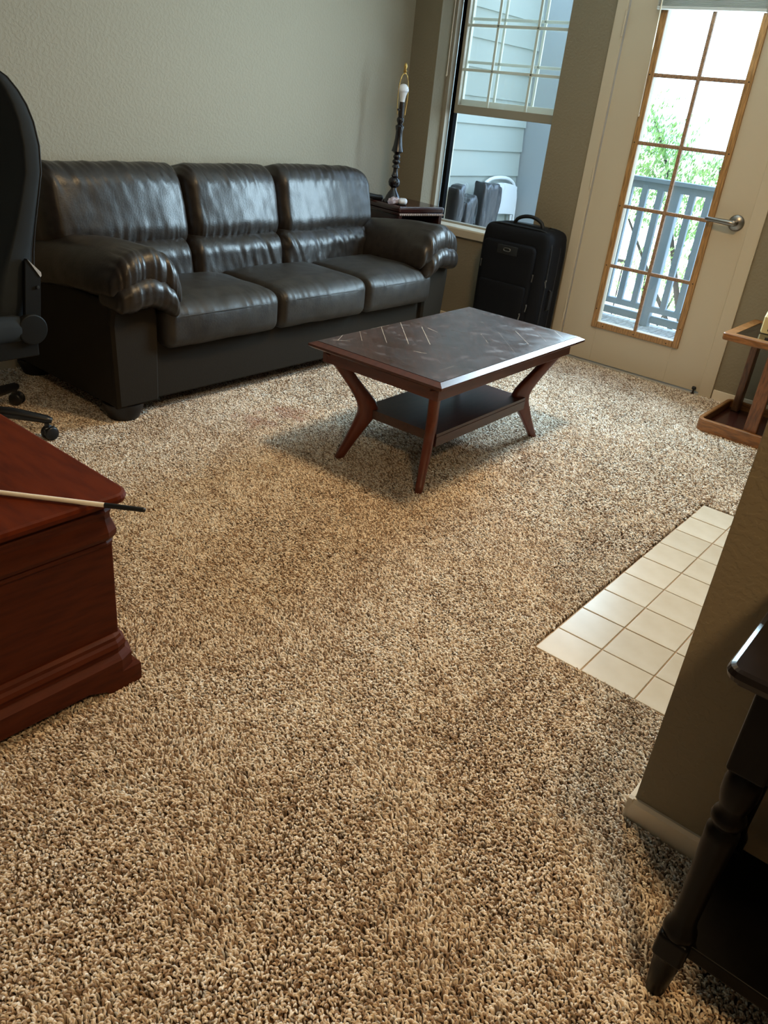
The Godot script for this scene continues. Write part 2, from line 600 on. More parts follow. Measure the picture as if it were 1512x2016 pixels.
func room_shell():
	begin(); slab(Vector3(-2.8, -0.25, -3.85), Vector3(4.67, -0.014, 2.8))
	struct("floor", "carpet backing under the beige pile, wall to wall", "floor", M.subfloor)
	begin(); slab(Vector3(-2.8, -0.25, BACK - 0.2), Vector3(WX + 0.13, CEIL + 0.2, BACK))
	struct("wall_back", "beige textured wall behind the sofa", "wall", M.wall)
	begin(); slab(Vector3(-2.8, -0.25, BACK), Vector3(-2.6, CEIL + 0.2, 2.6))
	struct("wall_left", "beige textured wall left of the camera", "wall", M.wall)
	begin(); slab(Vector3(-2.8, -0.25, 2.6), Vector3(WX + 0.13, CEIL + 0.2, 2.8))
	struct("wall_front", "beige textured wall behind the camera", "wall", M.wall)
	begin(); slab(Vector3(-2.8, CEIL, -3.85), Vector3(5.05, CEIL + 0.25, 2.8))
	struct("ceiling", "plain white ceiling reaching out as an eave", "ceiling", M.ceiling)
	# right wall with the openings of the window and the door
	begin()
	var x0 := WX
	var x1 := WX + 0.13
	slab(Vector3(x0, -0.25, BACK), Vector3(x1, CEIL, -3.411))
	slab(Vector3(x0, -0.25, -3.411), Vector3(x1, 0.575, -2.527))
	slab(Vector3(x0, 2.12, -3.411), Vector3(x1, CEIL, -2.527))
	slab(Vector3(x0, -0.25, -2.527), Vector3(x1, CEIL, -2.21))
	slab(Vector3(x0, 2.06, -2.21), Vector3(x1, CEIL, -1.255))
	slab(Vector3(x0, -0.25, -2.21), Vector3(x1, -0.012, -1.255))
	slab(Vector3(x0, -0.25, -1.255), Vector3(x1, CEIL, 2.6))
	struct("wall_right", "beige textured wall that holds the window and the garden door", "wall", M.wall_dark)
	begin()
	slab(Vector3(1.352, -0.013, -0.260), Vector3(1.47, CEIL, 2.6))
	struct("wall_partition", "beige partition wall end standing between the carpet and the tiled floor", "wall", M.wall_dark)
	# baseboards
	begin()
	prism([Vector2(0, -0.012), Vector2(0.011, -0.012), Vector2(0.011, 0.046), Vector2(0.006, 0.055), Vector2(0, 0.055)], 2.872, Transform3D(Basis(Vector3(-1, 0, 0), Vector3.UP, Vector3(0, 0, -1)), Vector3(1.352, 0, 1.164)))
	slab(Vector3(1.341, -0.012, -0.2715), Vector3(1.481, 0.055, -0.2605))
	struct("baseboard_partition", "low cream baseboard around the foot of the partition wall", "baseboard", M.skirting)
	begin()
	slab(Vector3(WX - 0.011, -0.012, -1.195), Vector3(WX, 0.055, 2.6))
	struct("baseboard_right", "low cream baseboard right of the garden door", "baseboard", M.skirting)
	begin()
	slab(Vector3(WX - 0.011, -0.012, BACK), Vector3(WX, 0.055, -2.262))
	struct("baseboard_window", "low cream baseboard under the window", "baseboard", M.skirting)
	begin()
	slab(Vector3(-2.6, -0.012, BACK), Vector3(WX - 0.011, 0.055, BACK + 0.011))
	struct("baseboard_back", "low cream baseboard behind the sofa", "baseboard", M.skirting)

func tile_floor():
	begin(); slab(Vector3(1.727, -0.0139, -0.718), Vector3(3.088, -0.0045, 2.6))
	var f := struct("tile_floor", "floor of square cream tiles with tan grout beside the carpet", "tiled floor", M.grout)
	var xs := [1.728]
	for i in 9:
		xs.append(1.864 + 0.1527 * i)
	var zs := [-0.716]
	for i in 8:
		zs.append(-0.573 + 0.158 * i)
	var cache := {}
	for i in xs.size() - 1:
		for j in zs.size() - 1:
			var g := 0.0035
			var sx: float = xs[i + 1] - xs[i] - g
			var sz: float = zs[j + 1] - zs[j] - g
			var key := Vector2(snappedf(sx, 0.0005), snappedf(sz, 0.0005))
			if not cache.has(key):
				begin()
				rbox(Vector3.ZERO, Vector3(sx, 0.008, sz), 0.0022, 1)
				cache[key] = done()
			var o := put(f, "tile", cache[key], M.tile[rng.randi() % 3], Vector3((xs[i] + xs[i + 1]) / 2.0, -0.0055 + rng.randf_range(-0.0004, 0.0004), (zs[j] + zs[j + 1]) / 2.0))
			o.rotation = Vector3(rng.randf_range(-0.003, 0.003), 0, rng.randf_range(-0.003, 0.003))

func door():
	# casing
	begin()
	for s in [[-2.257, -2.192], [-1.273, -1.200]]:
		rbox(Vector3(WX - 0.006, 1.03, (s[0] + s[1]) / 2.0), Vector3(0.016, 2.08, s[1] - s[0]), 0.004, 2)
	rbox(Vector3(WX - 0.006, 2.09, -1.7285), Vector3(0.016, 0.07, 1.057), 0.004, 2)
	struct("trim_1", "cream door casing around the garden door", "door casing", M.trim)
	begin()
	for s in [[-2.21, -2.196], [-1.269, -1.255]]:
		slab(Vector3(WX + 0.001, -0.012, s[0]), Vector3(WX + 0.129, 2.06, s[1]))
	slab(Vector3(WX + 0.001, 2.045, -2.196), Vector3(WX + 0.129, 2.06, -1.269))
	struct("trim_2", "cream jamb lining the garden door opening", "door jamb", M.trim)
	begin()
	rbox(Vector3(WX + 0.035, -0.002, -1.7325), Vector3(0.12, 0.018, 0.927), 0.004, 2)
	struct("trim_3", "narrow tan threshold strip below the garden door", "threshold", M.alu)
	# leaf with the opening for the glass
	var dx := WX + 0.004
	var z0 := -2.188
	var z1 := -1.277
	var g0 := -1.972
	var g1 := -1.492
	var y0 := 0.255
	var y1 := 1.90
	begin()
	slab(Vector3(dx, 0.012, z0), Vector3(dx + 0.044, 2.04, g0))
	slab(Vector3(dx, 0.012, g1), Vector3(dx + 0.044, 2.04, z1))
	slab(Vector3(dx, 0.012, g0), Vector3(dx + 0.044, y0, g1))
	slab(Vector3(dx, y1, g0), Vector3(dx + 0.044, 2.04, g1))
	var d := struct("door_1", "cream garden door with ten glass panes framed in bare wood", "door", M.door)
	# wooden beads
	var bw := 0.036
	for b in [[Vector3(0, (y0 + y1) / 2.0, g0 - 0.017), Vector3(0.014, y1 - y0 + 2 * bw, bw)], [Vector3(0, (y0 + y1) / 2.0, g1 + 0.017), Vector3(0.014, y1 - y0 + 2 * bw, bw)], [Vector3(0, y0 - 0.017, (g0 + g1) / 2.0), Vector3(0.014, bw, g1 - g0 - 0.002)], [Vector3(0, y1 + 0.017, (g0 + g1) / 2.0), Vector3(0.014, bw, g1 - g0 - 0.002)]]:
		begin()
		rbox(Vector3.ZERO, b[1], 0.004, 2)
		put(d, "glazing_bead", done(), M.bead, Vector3(dx - 0.006, 0, 0) + b[0])
	begin()
	for y in [0.33, 0.584, 0.912, 1.24, 1.566]:
		for z in [g0 - 0.02, g1 + 0.02]:
			lathe([Vector2(0, 0.001), Vector2(0.0035, 0.001), Vector2(0.0035, 0)], 8, Vector3(dx - 0.013, y, z), Basis(Vector3.BACK, PI / 2.0))
	for z in [-1.93, -1.732, -1.53]:
		lathe([Vector2(0, 0.001), Vector2(0.0035, 0.001), Vector2(0.0035, 0)], 8, Vector3(dx - 0.013, y0 - 0.02, z), Basis(Vector3.BACK, PI / 2.0))
	part(d, "screw_heads", M.dark)
	# muntins
	var ys := [y0, 0.584, 0.912, 1.240, 1.566, y1]
	begin(); rbox(Vector3.ZERO, Vector3(0.02, y1 - y0, 0.019), 0.004, 2)
	put(d, "muntin", done(), M.muntin, Vector3(dx + 0.004, (y0 + y1) / 2.0, -1.732))
	begin(); rbox(Vector3.ZERO, Vector3(0.018, 0.019, g1 - g0), 0.004, 2)
	var hm := done()
	for i in range(1, 5):
		put(d, "muntin", hm, M.muntin, Vector3(dx + 0.004, ys[i], (g0 + g1) / 2.0))
	for i in 5:
		for s in [[g0, -1.732], [-1.732, g1]]:
			begin(); rbox(Vector3.ZERO, Vector3(0.004, ys[i + 1] - ys[i], s[1] - s[0]), 0.0005, 1)
			put(d, "pane", done(), M.glass, Vector3(dx + 0.022, (ys[i] + ys[i + 1]) / 2.0, (s[0] + s[1]) / 2.0))
	# hinges
	for y in [1.788, 1.03, 0.275]:
		begin()
		for k in 5:
			lathe([Vector2(0, 0), Vector2(0.0065, 0), Vector2(0.0065, 0.0225), Vector2(0, 0.0225)], 12, Vector3(WX - 0.014, y - 0.057 + 0.023 * k, -2.194))
		lathe([Vector2(0, 0), Vector2(0.004, 0), Vector2(0.0045, 0.006), Vector2(0, 0.009)], 10, Vector3(WX - 0.014, y + 0.058, -2.194))
		rbox(Vector3(WX - 0.007, y, -2.194), Vector3(0.014, 0.113, 0.004), 0.001, 1)
		part(d, "hinge", M.trim)
	# lever handle
	var hp := Vector3(dx, 0.925, -1.340)
	begin()
	lathe([Vector2(0, 0), Vector2(0.041, 0), Vector2(0.041, 0.006), Vector2(0.035, 0.013), Vector2(0.015, 0.017), Vector2(0.012, 0.045), Vector2(0.015, 0.05), Vector2(0.015, 0.064), Vector2(0.012, 0.067), Vector2(0, 0.067)], 28, hp, Basis(Vector3.BACK, PI / 2.0))
	var rose := put(d, "handle", done(), M.steel)
	begin()
	tube([hp + Vector3(-0.056, 0, 0.008), hp + Vector3(-0.058, 0, -0.02), hp + Vector3(-0.059, 0.001, -0.06), hp + Vector3(-0.056, 0.002, -0.115), hp + Vector3(-0.05, 0.002, -0.142), hp + Vector3(-0.047, 0.002, -0.150)], [0.014, 0.015, 0.0135, 0.0115, 0.010, 0.005], 12)
	put(rose, "lever", done(), M.steel)
	# door stop
	var st := thing("door_stop", "small dark metal door stop at the bottom corner of the garden door", "door stop", Vector3(WX - 0.02, 0.0, -1.30))
	begin()
	lathe([Vector2(0, 0.0), Vector2(0.012, 0.0), Vector2(0.012, 0.006), Vector2(0.005, 0.009), Vector2(0.005, 0.03), Vector2(0, 0.03)], 12)
	part(st, "base", M.bronze)
	begin()
	lathe([Vector2(0, 0.026), Vector2(0.011, 0.028), Vector2(0.013, 0.036), Vector2(0.010, 0.044), Vector2(0, 0.046)], 12)
	part(st, "knob", M.rubber)
	# raised blind over the top of the glass
	var bl := thing("door_blind", "white mini blind raised to the top of the garden door glass", "blind", Vector3(dx - 0.035, 1.855, -1.745))
	begin(); rbox(Vector3(0, 0.008, 0), Vector3(0.026, 0.016, 0.55), 0.003, 2)
	part(bl, "bottom_rail", M.blind)
	begin()
	for k in 22:
		rbox(Vector3(0.001 * (k % 2), 0.019 + 0.0045 * k, 0), Vector3(0.025, 0.0022, 0.548), 0.0008, 1)
	var sl := part(bl, "slat_stack", M.blind)
	tag(sl, "", "", "", "stuff")
	begin(); rbox(Vector3(0, 0.14, 0), Vector3(0.032, 0.038, 0.56), 0.004, 2)
	part(bl, "headrail", M.blind)
	begin()
	tube([Vector3(-0.016, 0.13, -0.255), Vector3(-0.017, -0.2, -0.247), Vector3(-0.017, -0.475, -0.242)], 0.0042, 8)
	tube([Vector3(-0.017, -0.476, -0.242), Vector3(-0.017, -0.49, -0.242)], 0.006, 8)
	part(bl, "tilt_wand", M.trim)

func zframe(x: float, w: float, z0: float, z1: float, y0: float, y1: float, t: float):   # a flat frame in a plane across x
	for b in [[z0, z0 + t, y0, y1], [z1 - t, z1, y0, y1], [z0 + t, z1 - t, y0, y0 + t], [z0 + t, z1 - t, y1 - t, y1]]:
		rbox(Vector3(x, (b[2] + b[3]) / 2.0, (b[0] + b[1]) / 2.0), Vector3(w, b[3] - b[2], b[1] - b[0]), 0.003, 1)

func window():
	var z0 := -3.411
	var z1 := -2.527
	begin()
	zframe(WX + 0.15, 0.05, z0 - 0.005, z1 + 0.005, 0.59, 2.13, 0.034)
	var w := struct("window_1", "tall single hung window with its gridded lower sash raised", "window", M.alu)
	begin()
	for z in [z0 + 0.045, z1 - 0.045]:
		rbox(Vector3(WX + 0.197, 1.35, z), Vector3(0.04, 1.5, 0.03), 0.002, 1)
	part(w, "track", M.dark_track)
	begin()
	zframe(WX + 0.262, 0.02, z0 + 0.005, z1 - 0.005, 0.585, 2.1, 0.024)
	part(w, "outer_frame", M.sash_white)
	# sill
	begin()
	prism([Vector2(-0.018, 0.560), Vector2(-0.018, 0.604), Vector2(-0.012, 0.612), Vector2(0.155, 0.612), Vector2(0.155, 0.560)], 0.93, Transform3D(Basis(), Vector3(WX, 0, (z0 + z1) / 2.0 + 0.012)), 0.003)
	part(w, "sill", M.trim)
	# two sashes with grids, both in the upper half
	for s in [[WX + 0.19, 1.275, 2.03, [1.805 - 0.035, 1.527]], [WX + 0.235, 1.31, 2.10, [1.808, 1.572]]]:
		var x: float = s[0]
		begin()
		zframe(x, 0.026, z0 + 0.03, z1 - 0.03, s[1], s[2], 0.05)
		var sash := part(w, "sash", M.alu if x < WX + 0.2 else M.sash_white)
		for z in [-3.112 + (x - WX - 0.19) * 0.35, -2.83 + (x - WX - 0.19) * 0.35]:
			begin(); rbox(Vector3(x + 0.004, (s[1] + s[2]) / 2.0, z), Vector3(0.012, s[2] - s[1] - 0.09, 0.017), 0.003, 1)
			put(sash, "muntin", done(), M.sash_white)
		for y in s[3]:
			begin(); rbox(Vector3(x + 0.004, y, (z0 + z1) / 2.0), Vector3(0.012, 0.017, z1 - z0 - 0.15), 0.003, 1)
			put(sash, "muntin", done(), M.sash_white)
		begin(); rbox(Vector3(x - 0.003, (s[1] + s[2]) / 2.0, (z0 + z1) / 2.0), Vector3(0.004, s[2] - s[1] - 0.08, z1 - z0 - 0.14), 0.0005, 1)
		put(sash, "pane", done(), M.glass)
	# blind above, only its wand hangs into view
	var bl := thing("window_blind", "thin pale tilt wand hanging from the raised blind in the window", "blind", Vector3(WX + 0.10, 2.04, (z0 + z1) / 2.0))
	begin(); rbox(Vector3(0, 0.055, 0), Vector3(0.035, 0.04, 0.85), 0.004, 1)
	part(bl, "headrail", M.blind)
	begin()
	for k in 18:
		rbox(Vector3(0, -0.01 + 0.0026 * k, 0), Vector3(0.028, 0.0014, 0.84), 0.0005, 1)
	tag(part(bl, "slat_stack", M.blind), "", "", "", "stuff")
	begin()
	tube([Vector3(-0.02, 0.05, -0.405), Vector3(-0.022, -0.2, -0.406), Vector3(-0.022, -0.55, -0.406)], 0.0035, 8)
	tube([Vector3(-0.022, -0.535, -0.406), Vector3(-0.022, -0.558, -0.406), Vector3(-0.024, -0.562, -0.41)], 0.0055, 8)
	part(bl, "tilt_wand", M.trim)

func balcony():
	var dy := -0.03
	begin(); slab(Vector3(WX + 0.131, dy - 0.16, -3.5), Vector3(6.12, dy - 0.03, 0.6))
	var d := struct("deck", "balcony deck of weathered grey boards", "deck", M.rail)
	begin(); rbox(Vector3.ZERO, Vector3(1.44, 0.028, 0.134), 0.004, 1)
	var pl := done()
	for i in 29:
		put(d, "plank", pl, M.deck[rng.randi() % 3], Vector3(5.397, dy - 0.0145 + rng.randf_range(-0.001, 0.001), -3.43 + 0.14 * i))
	begin(); slab(Vector3(WX + 0.131, -0.3, -3.72), Vector3(6.05, 2.9, -3.525))
	var w := struct("wall_balcony", "balcony side wall of wide pale lap siding", "wall", M.siding[1])
	begin()
	prism([Vector2(0, -0.088), Vector2(0.020, -0.086), Vector2(0.020, -0.080), Vector2(0.006, 0.088), Vector2(0, 0.088)], 1.24, Transform3D(Basis(Vector3(0, 0, 1), Vector3.UP, Vector3(-1, 0, 0)), Vector3.ZERO))
	var bd := done()
	for i in 17:
		put(w, "siding_board", bd, M.siding[i % 2], Vector3(5.297, 0.008 + 0.1725 * i - 0.0875 + 0.0035, -3.524))
	begin(); slab(Vector3(5.93, -0.3, -3.524), Vector3(6.6, 2.9, -2.86))
	struct("wall_closet", "pale grey ribbed wall of the balcony closet beyond the window", "wall", M.closet)
	# railing
	var t := thing("balcony_railing", "grey wooden balcony railing with upright slats outside the garden door", "railing", Vector3(6.0, dy, 0))
	begin(); rbox(Vector3(0, 1.017, -1.1), Vector3(0.07, 0.03, 3.4), 0.004, 1); rbox(Vector3(0.0, 0.98, -1.1), Vector3(0.04, 0.05, 3.4), 0.004, 1)
	part(t, "top_rail", M.rail)
	begin(); rbox(Vector3(0, 0.135, -1.1), Vector3(0.04, 0.045, 3.4), 0.004, 1)
	part(t, "bottom_rail", M.rail)
	begin(); rbox(Vector3(0.03, 0.054, -1.1), Vector3(0.035, 0.055, 3.4), 0.004, 1)
	part(t, "kick_board", M.rail)
	begin(); rbox(Vector3.ZERO, Vector3(0.035, 0.84, 0.046), 0.004, 1)
	var bm := done()
	begin(); rbox(Vector3(0, 0.50, 0), Vector3(0.065, 1.0, 0.065), 0.006, 1)
	var pm := done()
	for i in 27:
		var z := -2.70 + 0.1175 * i
		if i % 12 == 4:
			put(t, "post", pm, M.rail, Vector3(0.012, 0, z))
		else:
			put(t, "baluster", bm, M.rail, Vector3(-0.004, 0.56, z))
	# folded chair leaning on the siding
	var c := thing("folding_chair", "white metal folding chair folded up and leaning on the balcony siding", "folding chair", Vector3(5.62, dy, -3.455), 0.0)
	var lean := Basis(Vector3.RIGHT, -0.03)
	begin()
	var arch := []
	for i in 17:
		var a := PI * i / 16.0
		arch.append(lean * Vector3(-0.27 * signf(cos(a)) * pow(absf(cos(a)), 0.75), 0.68 + 0.215 * pow(sin(a), 0.7), 0))
	var pts := [lean * Vector3(-0.27, 0.0, 0.0)]
	pts.append_array(arch)
	pts.append(lean * Vector3(0.27, 0.0, 0.0))
	tube(pts, 0.0135, 10)
	part(c, "frame", M.metal_white)
	begin()
	puffy(Vector3(0.50, 0.21, 0.014), 0.007, 8, func(p, n): return p + Vector3(0, 0.03 * (1.0 - pow(p.x / 0.25, 2.0)) * (1.0 if p.y > 0 else 0.4), 0), lean * Vector3(0, 0.725, 0.012), lean)
	part(c, "backrest", M.metal_white)
	begin()
	puffy(Vector3(0.46, 0.30, 0.02), 0.01, 8, func(p, n): return p, lean * Vector3(0, 0.40, 0.02), lean)
	part(c, "seat", M.metal_white)
	begin()
	for s in [-1.0, 1.0]:
		tube([lean * Vector3(0.21 * s, 0.62, 0.012), lean * Vector3(0.215 * s, 0.02, 0.02)], 0.0125, 8)
	tube([lean * Vector3(-0.21, 0.12, 0.018), lean * Vector3(0.21, 0.12, 0.018)], 0.009, 8)
	part(c, "rear_legs", M.metal_white)
	# dark cushions in plastic
	var nz := noise(6.0, 2, FastNoiseLite.TYPE_SIMPLEX_SMOOTH, 3)
	var k := 0
	for q in [[Vector3(4.862, 0.35, -3.35), Vector3(0.085, 0.87, 0.11), 0.0, 0.0, "tall dark grey cushion wrapped in plastic, leftmost behind the window"], [Vector3(5.01, 0.30, -3.345), Vector3(0.125, 0.78, 0.10), 0.0, -0.03, "sagging dark grey cushion in the middle of the plastic wrapped ones"], [Vector3(5.262, 0.345, -3.345), Vector3(0.255, 0.86, 0.10), 0.0, 0.02, "wide dark grey cushion in shiny plastic beside the white folding chair"]]:
		var cu := thing("wrapped_cushion", q[4], "cushion", q[0] + Vector3(0, -0.42 + 0.0, 0), 0.0, "wrapped cushions on the balcony")
		cu.position.y = dy
		begin()
		var sz: Vector3 = q[1]
		puffy(sz, 0.02, 24, func(p, n): return p + n * (0.012 * nz.get_noise_3d(p.x * 1.5 + k, p.y * 0.7, p.z)) + Vector3(0.012 * sin(p.y * 20.0) * p.x, 0.05 * nz.get_noise_2d(p.x * 1.5, 4.0 + k) * (1.0 if p.y > 0 else 0.0), 0), Vector3(0, sz.y / 2.0 + 0.002, 0), Basis(Vector3.UP, q[2]) * Basis(Vector3.BACK, -q[3] * 0.5))
		part(cu, "cover", M.cushion)
		begin()
		puffy(sz + Vector3(0.008, 0.0, 0.02), 0.025, 24, func(p, n): return p + n * (0.02 * nz.get_noise_3d(p.x * 2.4 + 9 + k, p.y * 0.9, p.z) + 0.006) * Vector3(0.3, 1, 1), Vector3(0, sz.y / 2.0 + 0.012, 0), Basis(Vector3.UP, q[2]) * Basis(Vector3.BACK, -q[3] * 0.5))
		part(cu, "plastic_wrap", M.wrap)
		k += 1

func garden():
	begin(); slab(Vector3(4.7, -5.6, -160), Vector3(240, -4.8, 120))
	struct("ground", "bright bare ground far below the balcony", "ground", M.ground)
	begin()
	var verts := PackedVector3Array()
	var idx := PackedInt32Array()
	var nz := noise(0.02, 3, FastNoiseLite.TYPE_SIMPLEX_SMOOTH, 12)
	for i in 61:
		var z := -260.0 + 6.0 * i
		var h := 4.0 + 5.0 * nz.get_noise_1d(z)
		for q in [Vector3(205, -6, z), Vector3(222, h, z), Vector3(236, -6, z)]:
			verts.append(q)
	for i in 60:
		for j in 3:
			var a := i * 3 + j
			var b := i * 3 + (j + 1) % 3
			idx.append_array([a, b, b + 3, a, b + 3, a + 3])
	idx.append_array([0, 1, 2, 180, 182, 181])
	piece(verts, idx, false)
	struct("hills", "low hazy hills on the horizon", "hills", M.hill)
	# picket fence
	var t := thing("picket_fence", "white picket fence far below the balcony", "fence", Vector3(30, -4.8, -11.0))
	begin()
	for y in [0.25, 0.75]:
		rbox(Vector3(0.03, y, 0), Vector3(0.04, 0.08, 7.0), 0.005, 1)
	part(t, "rail", M.fence)
	begin(); prism([Vector2(-0.055, 0), Vector2(0.055, 0), Vector2(0.055, 0.85), Vector2(0, 0.95), Vector2(-0.055, 0.85)], 0.025, Transform3D(Basis(Vector3.UP, PI / 2.0), Vector3.ZERO))
	var pk := done()
	for i in 32:
		put(t, "picket", pk, M.fence, Vector3(0, 0, -3.4 + 0.22 * i))
	# trees
	tree("slender_tree", "slender feathery tree with a leaning dark trunk right behind the railing slats", Vector3(10.6, -4.8, -2.2), [[Vector3(10.6, -4.8, -2.2), Vector3(10.3, -2.4, -2.7), Vector3(10.0, -0.64, -3.33), Vector3(10.0, -0.1, -3.55), Vector3(10.0, 0.18, -3.65), Vector3(10.0, 0.9, -3.9), Vector3(10.0, 1.4, -4.2)], [Vector3(10.2, -1.5, -3.0), Vector3(10.0, -0.49, -3.68), Vector3(9.9, 0.3, -4.2)], [Vector3(10.1, -0.9, -3.15), Vector3(10.0, 0.0, -3.36), Vector3(10.0, 0.5, -3.2), Vector3(10.0, 1.0, -3.3)]],
		[[Vector3(10.0, 1.05, -4.02), Vector3(0.35, 0.3, 0.28), 700], [Vector3(10.0, 0.75, -3.95), Vector3(0.35, 0.25, 0.35), 650], [Vector3(10.0, 1.42, -4.32), Vector3(0.2, 0.22, 0.14), 260], [Vector3(10.0, 0.93, -3.36), Vector3(0.25, 0.16, 0.2), 260], [Vector3(10.0, 0.45, -4.1), Vector3(0.3, 0.3, 0.3), 420], [Vector3(10.0, 0.5, -3.4), Vector3(0.3, 0.35, 0.25), 420], [Vector3(10.0, 0.15, -3.45), Vector3(0.3, 0.3, 0.25), 260]], M.leaf, 31)
	tree("shrub_tree", "low pale green bush beyond the bottom of the railing", Vector3(14.0, -4.8, -5.3), [[Vector3(14, -4.8, -5.3), Vector3(14, -2.0, -5.3), Vector3(14, -0.9, -5.4)], [Vector3(14, -3.0, -5.3), Vector3(14, -1.2, -4.8)]],
		[[Vector3(14, -0.95, -5.45), Vector3(0.5, 0.35, 0.45), 700], [Vector3(14, -1.0, -4.75), Vector3(0.5, 0.4, 0.35), 600], [Vector3(14, -1.5, -5.1), Vector3(0.5, 0.4, 0.7), 500]], M.leaf_dry, 33)
	# dark frame far below
	var g := thing("goal_frame", "thin dark metal frame standing far below at the left of the railing", "frame", Vector3(20, -4.8, -8.6))
	begin()
	tube([Vector3(0, 0, -0.25), Vector3(0, 3.05, -0.25)], 0.035, 6)
	tube([Vector3(0, 0, 0.25), Vector3(0, 3.0, 0.25)], 0.02, 6)
	part(g, "post", M.bronze)
	begin(); rbox(Vector3(0, 3.05, 0), Vector3(0.06, 0.09, 0.6), 0.01, 1)
	part(g, "crossbar", M.bronze)

func tree(called: String, label: String, at: Vector3, limbs: Array, blobs: Array, m: Material, sd: int):
	var t := thing(called, label, "tree", at)
	begin()
	var li := 0
	for l in limbs:
		var pts := []
		var rr := []
		for i in l.size():
			pts.append(l[i] - at)
			rr.append(lerpf(0.05 if li == 0 else 0.035, 0.012, float(i) / (l.size() - 1)))
		tube(pts, rr, 7)
		li += 1
	part(t, "trunk", M.bark)
	begin()
	var a := vert(Vector3(0, 0, 0), Vector3.UP)
	var b := vert(Vector3(0.012, 0.03, 0.004), Vector3.UP)
	var c := vert(Vector3(0, 0.075, -0.004), Vector3.UP)
	var e := vert(Vector3(-0.012, 0.03, 0.004), Vector3.UP)
	for q in [a, b, c, e]:
		N[q] = Vector3(0, 0, 1)
	tri_n(a, b, c); tri_n(a, c, e)
	var mm := MultiMesh.new()
	mm.transform_format = MultiMesh.TRANSFORM_3D
	mm.mesh = done()
	var r := RandomNumberGenerator.new()
	r.seed = sd
	var xs := []
	for q in blobs:
		for s in q[2] / 5:
			var o := Vector3(r.randfn(), r.randfn(), r.randfn()) * 0.55
			var root: Vector3 = q[0] + Vector3(o.x * q[1].x, o.y * q[1].y, o.z * q[1].z) - at
			var dir := Vector3(r.randfn(), r.randf_range(-0.6, 0.7), r.randfn()).normalized()
			for k in 9:
				var bas := Basis.looking_at(Vector3(r.randfn(), r.randfn(), r.randfn()).normalized(), Vector3(0.1, 1, 0.2)).scaled(Vector3.ONE * r.randf_range(0.5, 1.05))
				xs.append(Transform3D(bas, root + dir * (0.03 * k)))
	mm.instance_count = xs.size()
	for i in xs.size():
		mm.set_instance_transform(i, xs[i])
	var o2 := MultiMeshInstance3D.new()
	o2.multimesh = mm
	o2.material_override = m
	named(t, o2, "foliage")
	tag(o2, "", "", "", "stuff")

